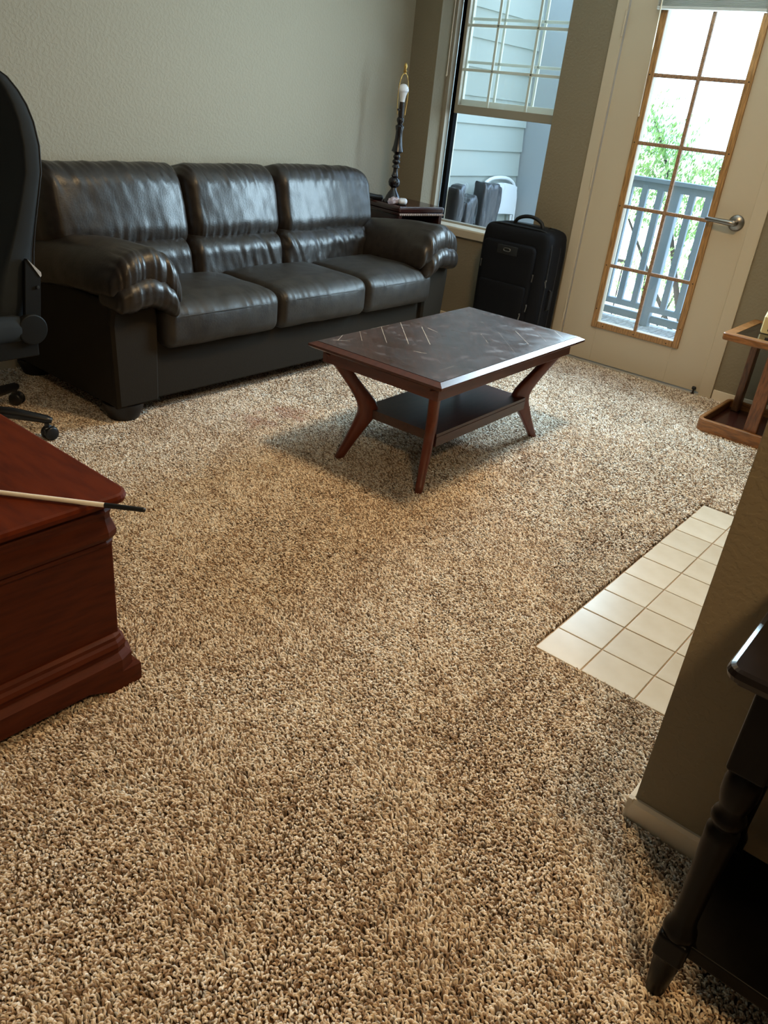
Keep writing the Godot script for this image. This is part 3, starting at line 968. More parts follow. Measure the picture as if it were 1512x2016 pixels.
# ---------------------------------------------------------------- furniture
func sofa():
	var R := Vector3(2.84, 0, -3.15)
	var t := thing("sofa", "dark brown leather three seat sofa against the back wall", "sofa", R)
	var W := noise(3.0, 3, FastNoiseLite.TYPE_SIMPLEX_SMOOTH, 5)
	var F := noise(1.0, 2, FastNoiseLite.TYPE_SIMPLEX_SMOOTH, 15)
	begin()
	rbox(Vector3(2.845, 0.195, -3.145) - R, Vector3(2.18, 0.25, 0.80), 0.012, 2)
	part(t, "base", M.sofa_cloth)
	for x in [1.80, 3.89]:
		for z in [-2.80, -3.50]:
			begin()
			lathe([Vector2(0, 0.0), Vector2(0.062, 0.0), Vector2(0.085, 0.055), Vector2(0.085, 0.072), Vector2(0, 0.072)], 20, Vector3(x, 0, z) - R)
			part(t, "foot", M.sofa_foot)
	begin()
	puffy(Vector3(2.12, 0.62, 0.17), 0.06, 18, func(p, n): return p, Vector3(2.845, 0.57, -3.515) - R)
	part(t, "back_frame", M.leather)
	for s in [-1.0, 1.0]:
		var xo := 1.825 if s < 0.0 else 3.86
		# arm body: front panel narrow at the foot, wide at the top
		begin()
		rbox(Vector3(xo, 0.29, -3.155) - R, Vector3(0.205, 0.44, 0.83), 0.015, 2)
		part(t, "arm", M.sofa_cloth)
		begin()
		prism([Vector2(-0.100, 0.070), Vector2(0.100, 0.070), Vector2(0.105, 0.42), Vector2(0.098, 0.485), Vector2(0.075, 0.515), Vector2(-0.075, 0.515), Vector2(-0.102, 0.485), Vector2(-0.112, 0.42)] if s < 0.0 else [Vector2(-0.100, 0.070), Vector2(0.085, 0.070), Vector2(0.112, 0.42), Vector2(0.105, 0.485), Vector2(0.075, 0.515), Vector2(-0.075, 0.515), Vector2(-0.098, 0.485), Vector2(-0.105, 0.42)], 0.04, Transform3D(Basis(), Vector3(xo, 0, -2.735) - R), 0.012)
		part(t, "arm_front", M.sofa_cloth)
		var gather := func(x: float, z: float) -> float:      # fine irregular pleats that run along z
			return F.get_noise_3d(x * 26.0 + 40.0 * s, z * 2.0, 0.0)
		begin()
		puffy(Vector3(0.325, 0.165, 0.90), Vector3(0.07, 0.08, 0.06), 64, func(p: Vector3, n: Vector3) -> Vector3:
			var g := smoothstep(0.27, 0.42, p.z)
			var q: Vector3 = p + n * (0.0105 * g * gather.call(p.x, p.z) + 0.005 * W.get_noise_3d(p.x * 1.5, p.y * 1.5 + s, p.z))
			var inner: float = -s * q.x
			q.y -= 4.2 * pow(maxf(0.0, inner), 2.0) + 2.6 * pow(maxf(0.0, -inner), 2.0)
			q.y -= 0.068 * smoothstep(0.3, -0.45, q.z)
			return q, Vector3(xo - s * 0.044, 0.632, -3.105) - R)
		part(t, "arm_pad", M.leather)
		begin()
		puffy(Vector3(0.29, 0.125, 0.21), Vector3(0.06, 0.056, 0.06), 48, func(p: Vector3, n: Vector3) -> Vector3:
			var q: Vector3 = p + n * (0.006 * F.get_noise_3d(p.x * 30.0 + 7.0 * s, p.y * 3.0, 5.0) * smoothstep(0.0, 0.08, p.z))
			var inner: float = -s * q.x
			q.y -= 4.2 * pow(maxf(0.0, inner), 2.0) + 1.5 * pow(maxf(0.0, -inner), 2.0)
			return q, Vector3(xo - s * 0.036, 0.548, -2.738) - R)
		part(t, "arm_pad_roll", M.leather)
	# seat cushions
	var xs := [1.945, 2.585, 3.205, 3.775]
	for i in 3:
		var w: float = xs[i + 1] - xs[i]
		begin()
		puffy(Vector3(w - 0.004, 0.185, 0.50), Vector3(0.04, 0.05, 0.05), 60, func(p: Vector3, n: Vector3) -> Vector3:
			var q := p
			var up := smoothstep(0.0, 0.09, p.y)
			q.y += up * 0.03 * (1.0 - pow(absf(p.x) / (w / 2.0), 3.0)) * smoothstep(0.25, 0.12, absf(p.z))
			q.z += 0.020 * smoothstep(0.10, 0.25, p.z) * (1.0 - pow(p.x / (w / 2.0), 2.0)) * (1.0 - pow(p.y / 0.1, 2.0))
			var edge := smoothstep(0.15, 0.22, p.z) * smoothstep(0.02, 0.07, p.y)
			q += n * (0.0045 * edge * F.get_noise_3d(p.x * 42.0 + 11.0 * i, p.z * 6.0, 0.0) + 0.004 * W.get_noise_3d(p.x * 1.2 + 4.0 * i, p.y, p.z * 1.2))
			return q, Vector3((xs[i] + xs[i + 1]) / 2.0, 0.385, -2.925) - R)
		var c := part(t, "seat_cushion", M.suede)
		begin()
		var seam := []
		for k in 21:
			var u := -1.0 + 0.1 * k
			seam.append(Vector3((xs[i] + xs[i + 1]) / 2.0 + u * (w / 2.0 - 0.028), 0.437 - 0.006 * u * u, -2.670 - 0.007 + 0.017 * (1.0 - u * u)) - R)
		tube(seam, 0.0026, 6)
		put(c, "seam", done(), M.suede)
	# lower back (lumbar) cushions
	var lx := [1.93, 2.455, 3.04, 3.79]
	for i in 3:
		var w: float = lx[i + 1] - lx[i]
		begin()
		puffy(Vector3(w - 0.004, 0.25, 0.24), Vector3(0.045, 0.08, 0.08), 60, func(p: Vector3, n: Vector3) -> Vector3:
			var q := p
			var fold := smoothstep(0.02, 0.10, p.z)
			var am: float = [0.003, 0.008, 0.010][i]
			var part_x: float = 1.0 if i != 1 else smoothstep(-0.10, 0.05, p.x)
			q += n * fold * (am * (0.25 + 0.75 * part_x) * F.get_noise_3d((p.x + 0.30 * p.y) * 20.0 + i * 9.0, p.y * 4.0, 1.0) + 0.006 * W.get_noise_3d(p.x * 2.0 + 7.0 * i, p.y * 1.2, 2.0))
			q.z += -0.05 * (p.y + 0.12)
			return q, Vector3((lx[i] + lx[i + 1]) / 2.0, 0.515, -3.235) - R)
		part(t, "lumbar_cushion", M.leather)
	# upper back cushions
	var bx := [1.765, 2.485, 3.075, 3.825]
	for i in 3:
		var w: float = bx[i + 1] - bx[i]
		var left := i == 0
		begin()
		puffy(Vector3(w - 0.006, 0.38, 0.27), Vector3(0.055, 0.11, 0.10), 96, func(p: Vector3, n: Vector3) -> Vector3:
			var q := p
			var front := smoothstep(-0.02, 0.10, p.z)
			var top := smoothstep(0.04, 0.17, p.y)
			var slant: float = [0.35, 0.30, -0.10][i]
			var g := F.get_noise_3d((p.x + slant * p.y) * 24.0 + 13.0 * i, p.y * 3.5, 0.0)
			q += n * (0.0085 * top * maxf(front, 0.5) * g)
			q += n * front * (0.008 * W.get_noise_3d(p.x * 0.9 + 5.0 * i, p.y * 1.0, 1.0) + 0.0014 * F.get_noise_3d((p.x + 0.2 * p.y) * 16.0 + 3.0 * i, p.y * 2.0, 4.0))
			var low := smoothstep(-0.06, -0.17, p.y)
			q += n * front * low * 0.005 * F.get_noise_3d(p.x * 34.0 + 21.0 * i, p.y * 4.0, 8.0)
			q.z += front * 0.02 * (1.0 - pow(p.x / (w / 2.0), 2.0))
			if i == 2:
				q.y -= 0.03 * pow(maxf(0.0, (p.x - 0.12) / (w / 2.0 - 0.12)), 2.0) * smoothstep(-0.1, 0.15, p.y)
			return q, Vector3((bx[i] + bx[i + 1]) / 2.0, 0.752, -3.345) - R, Basis(Vector3.RIGHT, -0.24))
		var c := part(t, "back_cushion", M.leather)
		if left or i == 2:
			begin()
			var seam := []
			var sx := 1.93 if left else 3.70
			for k in 13:
				var y := -0.17 + 0.33 * k / 12.0
				var zz := 0.138 - 0.10 * pow(absf(y) / 0.19, 6.0)
				seam.append(Basis(Vector3.RIGHT, -0.24) * Vector3(0.0, y, zz) + Vector3(sx, 0.752, -3.345) - R)
			tube(seam, 0.003, 6)
			put(c, "seam", done(), M.leather)

func coffee_table():
	var t := thing("coffee_table", "dark wooden coffee table with boomerang legs and a lower shelf on the carpet", "coffee table", Vector3(2.685, 0, -1.747), deg_to_rad(1.3))
	var hx := 0.530
	var hz := 0.287
	# top: flat field with a printed veneer, bevelled rim
	begin()
	ring([Vector2(0.0, 0.480), Vector2(-0.001, 0.4785), Vector2(0.001, 0.4785), Vector2(0.025, 0.4685), Vector2(0.025, 0.460), Vector2(0.014, 0.452), Vector2(-0.02, 0.450)], hx, hz, 0.0, 1, Vector3.ZERO, Basis(), false)
	part(t, "edge", M.table_edge)
	begin()
	poly_flat([Vector3(-hx + 0.02, 0.450, -hz + 0.02), Vector3(hx - 0.02, 0.450, -hz + 0.02), Vector3(hx - 0.02, 0.450, hz - 0.02), Vector3(-hx + 0.02, 0.450, hz - 0.02)], Vector3.DOWN)
	var k := []
	for q in [Vector2(-1, -1), Vector2(1, -1), Vector2(1, 1), Vector2(-1, 1)]:
		k.append(vert(Vector3(q.x * hx, 0.480, q.y * hz), Vector3.UP, (q + Vector2.ONE) / 2.0))
	tri_n(k[0], k[1], k[2]); tri_n(k[0], k[2], k[3])
	for i in range(0, k[0]):
		U[i] = Vector2(0.02, 0.02)
	part(t, "top", top_veneer())
	begin()
	for b in [[Vector3(0, 0.425, 0.262), Vector3(1.02, 0.052, 0.022)], [Vector3(0, 0.425, -0.262), Vector3(1.02, 0.052, 0.022)], [Vector3(-0.499, 0.425, 0), Vector3(0.022, 0.052, 0.502)], [Vector3(0.499, 0.425, 0), Vector3(0.022, 0.052, 0.502)]]:
		rbox(b[0], b[1], 0.002, 1)
	part(t, "apron", M.table_apron)
	# boomerang legs lie in the diagonal planes: out at the top, in at the shelf, out at the foot
	for sx in [-1.0, 1.0]:
		for sz in [-1.0, 1.0]:
			begin()
			var foot := Vector3(0.448 * sx, 0, 0.205 * sz)
			var knee := Vector3(0.335 * sx, 0.21, 0.150 * sz)
			var head := Vector3(0.485 * sx, 0.435, 0.245 * sz)
			leg(head, knee, foot)
			part(t, "leg", M.table_leg)
	begin()
	ring([Vector2(0.0, 0.205), Vector2(0.0, 0.168), Vector2(-0.01, 0.164)], 0.345, 0.185, 0.0, 1, Vector3.ZERO, Basis(), false, true)
	rbox(Vector3(0, 0.172, 0.181), Vector3(0.69, 0.04, 0.012), 0.002, 1)
	rbox(Vector3(0, 0.172, -0.181), Vector3(0.69, 0.04, 0.012), 0.002, 1)
	part(t, "shelf", M.table_shelf)

func leg(head: Vector3, knee: Vector3, foot: Vector3):     # a bent board: thick at the knee, tapering to head and foot
	var d := Vector3(head.x, 0, head.z).normalized()
	var side := d.cross(Vector3.UP)
	var path := []
	for i in 17:
		var u := i / 16.0
		var a := head.lerp(knee, minf(1.0, u * 2.0)) if u < 0.5 else knee.lerp(foot, (u - 0.5) * 2.0)
		path.append(a)
	for it in 2:      # soften the bend
		var q := path.duplicate()
		for i in range(1, 16):
			q[i] = (path[i - 1] + path[i] * 2.0 + path[i + 1]) / 4.0
		path = q
	var verts := PackedVector3Array()
	var idx := PackedInt32Array()
	var S := 12
	for i in 17:
		var u := i / 16.0
		var w := 0.031 + 0.012 * exp(-pow((u - 0.5) / 0.16, 2.0)) - 0.012 * smoothstep(0.6, 1.0, u)
		var th := 0.021 - 0.005 * smoothstep(0.55, 1.0, u)
		for s in S:
			var a := TAU * s / S
			var e := Vector2(signf(cos(a)) * pow(absf(cos(a)), 0.6), signf(sin(a)) * pow(absf(sin(a)), 0.6))
			verts.append(path[i] + d * e.x * w + side * e.y * th)
	for i in 16:
		for s in S:
			var a := i * S + s
			var b := i * S + (s + 1) % S
			idx.append_array([a, b, b + S, a, b + S, a + S])
	for e in [0, 16]:
		var o := verts.size()
		verts.append(path[e])
		for s in S:
			var a: int = e * S + s
			var b: int = e * S + (s + 1) % S
			if e == 0:
				idx.append_array([o, b, a])
			else:
				idx.append_array([o, a, b])
	piece(verts, idx, true)

func top_veneer() -> StandardMaterial3D:
	# dark veneer laid in diagonal strips, with worn scratches along the joints
	var w := 1024
	var h := 576
	var im := Image.create(w, h, false, Image.FORMAT_RGB8)
	var ro := Image.create(w, h, false, Image.FORMAT_RGB8)
	var g := noise(0.012, 4, FastNoiseLite.TYPE_SIMPLEX_SMOOTH, 51)
	var g2 := noise(0.006, 3, FastNoiseLite.TYPE_SIMPLEX_SMOOTH, 52)
	var base := rgb8(66, 47, 41)
	for y in h:
		for x in w:
			var u := x + y
			var v := x - y
			var strip := int(floor(u / 118.0))
			var n := g.get_noise_2d(v * 0.35 + strip * 300.0, u * 4.0)
			var b := 0.82 + 0.22 * n + 0.09 * g2.get_noise_2d(x, y) + 0.05 * (strip % 3 - 1)
			var c := Color(base.r * b, base.g * b, base.b * b)
			var worn := smoothstep(0.28, 0.6, g2.get_noise_2d(x * 1.6 + 700.0, y * 1.6))
			c = c.lerp(rgb8(140, 118, 102), worn * 0.14)
			im.set_pixel(x, y, c)
			var r := 0.36 + 0.12 * g2.get_noise_2d(x + 90, y) + 0.2 * worn
			ro.set_pixel(x, y, Color(r, r, r))
	var r2 := RandomNumberGenerator.new()
	r2.seed = 12
	var pale := rgb8(206, 194, 178)
	# long scratches: start, end (fractions of the top) and width
	for s in [[0.137, 0.0, 0.064, 0.072, 2], [0.055, 0.046, 0.1, 0.124, 2], [0.235, 0.0, 0.14, 0.169, 1], [0.36, 0.008, 0.201, 0.293, 2], [0.488, 0.0, 0.264, 0.391, 3], [0.51, 0.169, 0.331, 0.484, 3], [0.52, 0.211, 0.502, 0.325, 2], [0.207, 0.513, 0.223, 0.599, 2], [0.646, 0.531, 0.556, 0.696, 1], [0.741, 0.574, 0.532, 0.946, 1], [0.824, 0.633, 0.694, 0.882, 2], [0.885, 0.763, 0.792, 0.934, 1], [0.987, 0.811, 0.914, 0.95, 2], [0.3, 0.004, 0.41, 0.006, 3], [0.104, 0.86, 0.186, 0.864, 1]]:
		var n := 260
		for i in n:
			var u := float(i) / n
			if r2.randf() < 0.12:
				continue
			var px := int(lerpf(s[0], s[2], u) * w)
			var py := int(lerpf(s[1], s[3], u) * h)
			for k in s[4]:
				if px + k < w and py < h:
					im.set_pixel(px + k, py, im.get_pixel(px + k, py).lerp(pale, 0.95))
	for k in 340:       # chips and rubs
		var cx := r2.randf()
		var cy := r2.randf()
		if r2.randf() < 0.5:
			cx = clampf(0.84 + 0.10 * r2.randfn(), 0.0, 0.99)
			cy = clampf(0.55 + 0.2 * r2.randfn(), 0.0, 0.99)
		var ln := r2.randi_range(1, 9)
		for i in ln:
			var px := mini(w - 1, int(cx * w) + i)
			var py := mini(h - 1, int(cy * h) + i / 2)
			im.set_pixel(px, py, im.get_pixel(px, py).lerp(pale, r2.randf_range(0.15, 0.6)))
	var m := mat(Color.WHITE, 1.0)
	m.albedo_texture = ImageTexture.create_from_image(im)
	m.roughness_texture = ImageTexture.create_from_image(ro)
	m.texture_repeat = false
	return m

func end_table():
	var t := thing("end_table", "dark mahogany end table with rope edging between the sofa and the window", "end table", Vector3(4.262, 0, -3.325), deg_to_rad(-12.5))
	var hx := 0.183
	var hz := 0.183
	begin()
	ring([Vector2(-0.006, 0.735), Vector2(0.0, 0.731), Vector2(0.003, 0.722), Vector2(0.002, 0.706), Vector2(-0.006, 0.700)], hx, hz, 0.008, 3, Vector3.ZERO, Basis(), false, true)
	part(t, "top", M.mahogany)
	begin()
	for s in [[Vector3(0, 0.692, hz - 0.006), Vector3(2 * hx - 0.02, 0.016, 0.012)], [Vector3(-hx + 0.006, 0.692, 0), Vector3(0.012, 0.016, 2 * hz - 0.02)], [Vector3(hx - 0.006, 0.692, 0), Vector3(0.012, 0.016, 2 * hz - 0.02)]]:
		rbox(s[0], s[1], 0.003, 1)
	part(t, "frieze", M.mahogany)
	begin()
	for k in 24:      # rope edging of slanted beads
		var x := -hx + 2.0 * hx * (k + 0.5) / 24.0
		rbox(Vector3(x, 0.690, hz + 0.001), Vector3(0.011, 0.015, 0.012), 0.005, 2, Basis(Vector3.BACK, 0.6))
	part(t, "rope_edging", mat(rgb8(186, 168, 158), 0.25))
	for sx in [-1.0, 1.0]:
		for sz in [-1.0, 1.0]:
			begin(); rbox(Vector3(sx * (hx - 0.018), 0.342, sz * (hz - 0.018)), Vector3(0.026, 0.684, 0.026), 0.003, 1)
			part(t, "leg", M.mahogany)
	begin()
	rbox(Vector3(-hx + 0.018, 0.40, 0), Vector3(0.012, 0.56, 2 * hz - 0.06), 0.002, 1)
	part(t, "side_panel", M.mahogany)
	begin()
	rbox(Vector3(hx - 0.018, 0.40, 0), Vector3(0.012, 0.56, 2 * hz - 0.06), 0.002, 1)
	part(t, "side_panel", M.mahogany)
	begin()
	rbox(Vector3(0, 0.40, -hz + 0.018), Vector3(2 * hx - 0.06, 0.56, 0.012), 0.002, 1)
	part(t, "back_panel", M.mahogany)
	begin()
	rbox(Vector3(0, 0.13, 0), Vector3(2 * hx - 0.03, 0.02, 2 * hz - 0.03), 0.003, 1)
	part(t, "shelf", M.mahogany)

func table_lamp():
	var B := Vector3(4.172, 0.735, -3.352)
	var t := thing("table_lamp", "dark turned table lamp without a shade, its white bulb bare, on the end table", "lamp", B)
	begin()
	var pr := [Vector2(0, 0), Vector2(0.062, 0), Vector2(0.062, 0.008), Vector2(0.052, 0.016), Vector2(0.045, 0.035), Vector2(0.034, 0.056), Vector2(0.02, 0.074), Vector2(0.0165, 0.086), Vector2(0.022, 0.09), Vector2(0.033, 0.1), Vector2(0.038, 0.118), Vector2(0.034, 0.136), Vector2(0.024, 0.146), Vector2(0.018, 0.15), Vector2(0.024, 0.156), Vector2(0.019, 0.162), Vector2(0.0145, 0.182), Vector2(0.0145, 0.2), Vector2(0.024, 0.205), Vector2(0.0225, 0.214), Vector2(0.015, 0.219), Vector2(0.015, 0.225), Vector2(0.025, 0.232), Vector2(0.024, 0.245), Vector2(0.016, 0.252), Vector2(0.023, 0.263), Vector2(0.021, 0.272), Vector2(0.016, 0.28), Vector2(0.022, 0.288), Vector2(0.037, 0.297), Vector2(0.034, 0.308), Vector2(0.028, 0.33), Vector2(0.0225, 0.37), Vector2(0.021, 0.405), Vector2(0.027, 0.435), Vector2(0.0255, 0.44), Vector2(0.015, 0.447), Vector2(0.017, 0.455), Vector2(0.0225, 0.465), Vector2(0.0225, 0.478), Vector2(0.016, 0.488), Vector2(0, 0.49)]
	lathe(pr, 28)
	part(t, "stem", M.lamp_body)
	begin()
	lathe([Vector2(0, 0.488), Vector2(0.014, 0.488), Vector2(0.0165, 0.50), Vector2(0.0165, 0.545), Vector2(0.0145, 0.57), Vector2(0, 0.572)], 20)
	var so := part(t, "socket", M.bronze)
	begin()
	tube([Vector3(-0.015, 0.527, 0.002), Vector3(-0.032, 0.527, 0.004)], 0.003, 8)
	tube([Vector3(-0.032, 0.527, 0.004), Vector3(-0.039, 0.527, 0.0045)], 0.006, 8)
	put(so, "switch", done(), M.bronze)
	begin()
	lathe([Vector2(0, 0.565), Vector2(0.0135, 0.566), Vector2(0.015, 0.585), Vector2(0.020, 0.605), Vector2(0.0265, 0.622)], 22)
	part(t, "bulb_base", M.white_plastic)
	begin()
	var gl := [Vector2(0.0265, 0.6215)]
	for i in 10:
		var a := -0.25 + (PI / 2.0 + 0.25) * i / 9.0
		gl.append(Vector2(0.0325 * cos(a), 0.634 + 0.0325 * sin(a)))
	lathe(gl, 24)
	part(t, "bulb", M.bulb)
	begin()
	var hp := []
	for i in 25:
		var a := PI * i / 24.0
		hp.append(Vector3(0.047 * -cos(a) * (0.45 + 0.55 * pow(sin(a), 0.6)), 0.50 + 0.222 * pow(sin(a), 0.8), 0.012 * -cos(a)))
	tube(hp, 0.0024, 8)
	part(t, "harp", M.brass)
	begin()
	lathe([Vector2(0, 0.718), Vector2(0.010, 0.718), Vector2(0.010, 0.722), Vector2(0.005, 0.726), Vector2(0.012, 0.731), Vector2(0.012, 0.735), Vector2(0.006, 0.738), Vector2(0.010, 0.75), Vector2(0.0105, 0.76), Vector2(0.006, 0.774), Vector2(0, 0.777)], 16)
	part(t, "finial", M.brass)

func suitcase():
	var C := Vector3(4.385, 0, -2.475)
	var t := thing("suitcase", "black soft sided upright suitcase under the window beside the door", "suitcase", C)
	begin()
	puffy(Vector3(0.235, 0.685, 0.465), 0.05, 20, func(p: Vector3, n: Vector3) -> Vector3: return p + n * 0.006 * (1.0 - pow(p.y / 0.35, 2.0)), Vector3(0.0, 0.385, 0))
	part(t, "body", M.bag)
	begin()
	puffy(Vector3(0.05, 0.56, 0.37), 0.035, 18, func(p: Vector3, n: Vector3) -> Vector3: return p + Vector3(-0.006 * (1.0 - pow(p.z / 0.19, 2.0)), 0, 0), Vector3(-0.122, 0.36, -0.02))
	var fp := part(t, "front_pocket", M.bag_pocket)
	begin()
	puffy(Vector3(0.03, 0.30, 0.33), 0.02, 14, func(p: Vector3, n: Vector3) -> Vector3: return p + Vector3(-0.008 * (1.0 - pow(p.z / 0.17, 2.0)), 0, 0), Vector3(-0.148, 0.26, -0.02))
	put(fp, "lower_pocket", done(), M.bag_pocket)
	for x in [-0.085, 0.02, 0.085]:
		begin()
		var pts := []
		for i in 40:
			var a := TAU * i / 40.0
			var e := Vector2(signf(cos(a)) * pow(absf(cos(a)), 0.28), signf(sin(a)) * pow(absf(sin(a)), 0.28))
			pts.append(Vector3(x, 0.385 + 0.345 * e.y, 0.236 * e.x))
		tube(pts, 0.0045, 6, true)
		part(t, "piping", M.rubber)
	begin()
	var zp := []
	for i in 40:
		var a := TAU * i / 40.0
		var e := Vector2(signf(cos(a)) * pow(absf(cos(a)), 0.35), signf(sin(a)) * pow(absf(sin(a)), 0.35))
		zp.append(Vector3(-0.128, 0.36 + 0.272 * e.y, -0.02 + 0.178 * e.x))
	tube(zp, 0.004, 6, true)
	part(t, "zipper", M.rubber)
	for q in [Vector3(-0.158, 0.505, -0.185), Vector3(-0.132, 0.475, 0.168), Vector3(-0.100, 0.455, 0.2435), Vector3(-0.142, 0.30, 0.166), Vector3(-0.165, 0.245, 0.143)]:
		begin()
		rbox(Vector3(0, 0.008, 0), Vector3(0.006, 0.010, 0.009), 0.002, 1)
		rbox(Vector3(-0.001, -0.014, 0), Vector3(0.003, 0.036, 0.007), 0.001, 1, Basis(Vector3.RIGHT, rng.randf_range(-0.3, 0.3)))
		put(t, "zipper_pull", done(), M.steel, q)
	begin()
	puffy(Vector3(0.010, 0.052, 0.14), 0.005, 6, func(p, n): return p, Vector3(-0.151, 0.595, -0.02))
	var pl := part(t, "logo_plate", M.rubber)
	begin()
	var rg := []
	for i in 24:
		var a := TAU * i / 24.0
		rg.append(Vector3(-0.1575, 0.597 + 0.009 * sin(a), -0.02 + 0.023 * signf(cos(a)) * pow(absf(cos(a)), 0.6)))
	tube(rg, 0.0028, 6, true)
	put(pl, "logo_ring", done(), M.steel)
	begin()
	var hd := []
	for i in 13:
		var u := i / 12.0
		hd.append(Vector3(0.02, 0.722 + 0.058 * pow(sin(PI * u), 0.45), lerpf(-0.105, 0.10, u)))
	tube(hd, 0.011, 10)
	part(t, "handle", M.rubber)
	begin()
	rbox(Vector3(0.05, 0.731, 0), Vector3(0.04, 0.008, 0.25), 0.003, 1)
	part(t, "trolley_housing", M.black_plastic)
	begin()
	tube([Vector3(-0.03, 0.40, 0.238), Vector3(-0.03, 0.395, 0.252), Vector3(-0.03, 0.29, 0.252), Vector3(-0.03, 0.285, 0.238)], 0.008, 8)
	part(t, "side_handle", M.rubber)
	for z in [-0.19, 0.19]:
		begin()
		lathe([Vector2(0, -0.014), Vector2(0.026, -0.014), Vector2(0.03, -0.008), Vector2(0.03, 0.008), Vector2(0.026, 0.014), Vector2(0, 0.014)], 18, Vector3(0.085, 0.031, z), Basis(Vector3.RIGHT, PI / 2.0))
		part(t, "wheel", M.black_plastic)
		begin()
		rbox(Vector3(-0.09, 0.024, z), Vector3(0.03, 0.047, 0.03), 0.006, 1)
		part(t, "foot", M.black_plastic)

func desk_chest():
	# low chest: right end at x = 0.873, front at z = -1.335
	var C := Vector3(0.20, 0, -1.68)
	var t := thing("low_chest", "low cherry wood chest with moulded edges at the left", "chest", C)
	var hx := 0.62
	var hz := 0.30
	begin()
	ring([Vector2(0, 0.395), Vector2(0, 0.050)], hx + 0.014, hz + 0.010, 0.004, 2, Vector3.ZERO, Basis(), false, true)
	part(t, "body", M.cherry)
	begin()
	ring([Vector2(-0.006, 0.512), Vector2(0.0, 0.509), Vector2(0.003, 0.502), Vector2(0.0, 0.492), Vector2(-0.012, 0.488)], 0.670, 0.337, 0.035, 6, Vector3.ZERO, Basis(), false, true)
	part(t, "top", M.cherry_top)
	begin()
	ring([Vector2(0.016, 0.489), Vector2(0.017, 0.478), Vector2(0.022, 0.472), Vector2(0.018, 0.462), Vector2(0.018, 0.452), Vector2(0.024, 0.437), Vector2(0.030, 0.424), Vector2(0.030, 0.414), Vector2(0.025, 0.404), Vector2(0.016, 0.399), Vector2(0.016, 0.397), Vector2(0.020, 0.393), Vector2(0.020, 0.388), Vector2(0.013, 0.385)], hx, hz, 0.006, 2, Vector3.ZERO, Basis(), false, true)
	part(t, "frieze_moulding", M.cherry)
	begin()
	ring([Vector2(0.012, 0.142), Vector2(0.022, 0.138), Vector2(0.024, 0.130), Vector2(0.030, 0.124), Vector2(0.034, 0.114), Vector2(0.031, 0.105), Vector2(0.031, 0.098), Vector2(0.040, 0.090), Vector2(0.046, 0.084), Vector2(0.046, 0.045)], hx, hz, 0.004, 2, Vector3.ZERO, Basis(), false, true)
	part(t, "base_moulding", M.cherry)
	# plinth with bracket feet: front and back boards and the two ends, arched below
	for s in [[0.0, 0.337, hx + 0.046], [0.0, -0.337, hx + 0.046]]:
		begin()
		plinth_board(s[2])
		var o := put(t, "plinth", done(), M.cherry, Vector3(0, 0, s[1]))
	for s in [-1.0, 1.0]:
		begin()
		plinth_board(hz + 0.027)
		var o := put(t, "plinth", done(), M.cherry, Vector3(s * (hx + 0.037), 0, 0))
		o.rotation.y = PI / 2.0

func plinth_board(h: float):
	prism([Vector2(-h, 0), Vector2(-h + 0.085, 0), Vector2(-h + 0.095, 0.012), Vector2(-h + 0.115, 0.020), Vector2(-h + 0.14, 0.030), Vector2(h - 0.14, 0.030), Vector2(h - 0.115, 0.020), Vector2(h - 0.095, 0.012), Vector2(h - 0.085, 0), Vector2(h, 0), Vector2(h, 0.05), Vector2(-h, 0.05)], 0.018, Transform3D(), 0.0)

func small_things():
	# rod on the chest
	var a := Vector3(0.655, 0.5185, -1.490)
	var b := Vector3(0.836, 0.5185, -1.243)
	var d := (b - a).normalized()
	var p0 := b - d * 0.72
	var o := thing("rod", "thin white rod with a black tip lying on the low chest", "rod", p0)
	begin(); tube([Vector3.ZERO, b - d * 0.085 - p0], 0.0052, 10)
	part(o, "shaft", M.stick)
	begin(); tube([b - d * 0.085 - p0, b - d * 0.004 - p0, b - p0], [0.0056, 0.0052, 0.0042], 10)
	tag(part(o, "tip", M.black_plastic), "black tip")
	# things round the foot of the lamp
	var y := 0.736
	begin()
	puffy(Vector3(0.13, 0.034, 0.055), 0.017, 10, func(p, n): return p + Vector3(0, -0.004 * sin(p.x * 40.0), 0), Vector3(0, 0.017, 0))
	var g := put(self, "glasses_case", done(), M.black_plastic, Vector3(4.125, y, -3.475))
	g.rotation.y = -0.5
	tag(g, "black rounded case lying behind the lamp foot on the end table", "case")
	begin()
	var nz := noise(25.0, 2, FastNoiseLite.TYPE_SIMPLEX_SMOOTH, 2)
	puffy(Vector3(0.065, 0.034, 0.05), 0.016, 16, func(p, n): return p + n * 0.012 * nz.get_noise_3dv(p), Vector3(0, 0.019, 0))
	var cr := mat(Color(0.95, 0.88, 0.9, 0.45), 0.15)
	cr.transparency = BaseMaterial3D.TRANSPARENCY_ALPHA
	var w := put(self, "plastic_wrapper", done(), cr, Vector3(4.100, y, -3.292))
	tag(w, "crumpled clear plastic wrapper in front of the lamp foot", "wrapper")
	var m := thing("computer_mouse", "smooth white computer mouse at the front edge of the end table", "computer mouse", Vector3(4.150, y, -3.252), -0.9)
	begin()
	puffy(Vector3(0.058, 0.036, 0.10), 0.018, 16, func(p, n): return Vector3(p.x * (1.0 - 0.6 * pow(p.z / 0.05, 2.0) * 0.35), p.y * (1.0 - 0.3 * pow(p.z / 0.05, 2.0)), p.z), Vector3(0, 0.02, 0))
	part(m, "shell", M.white_plastic)
	begin()
	rbox(Vector3(0, 0.003, 0), Vector3(0.048, 0.006, 0.085), 0.003, 1)
	part(m, "underside", M.dark)

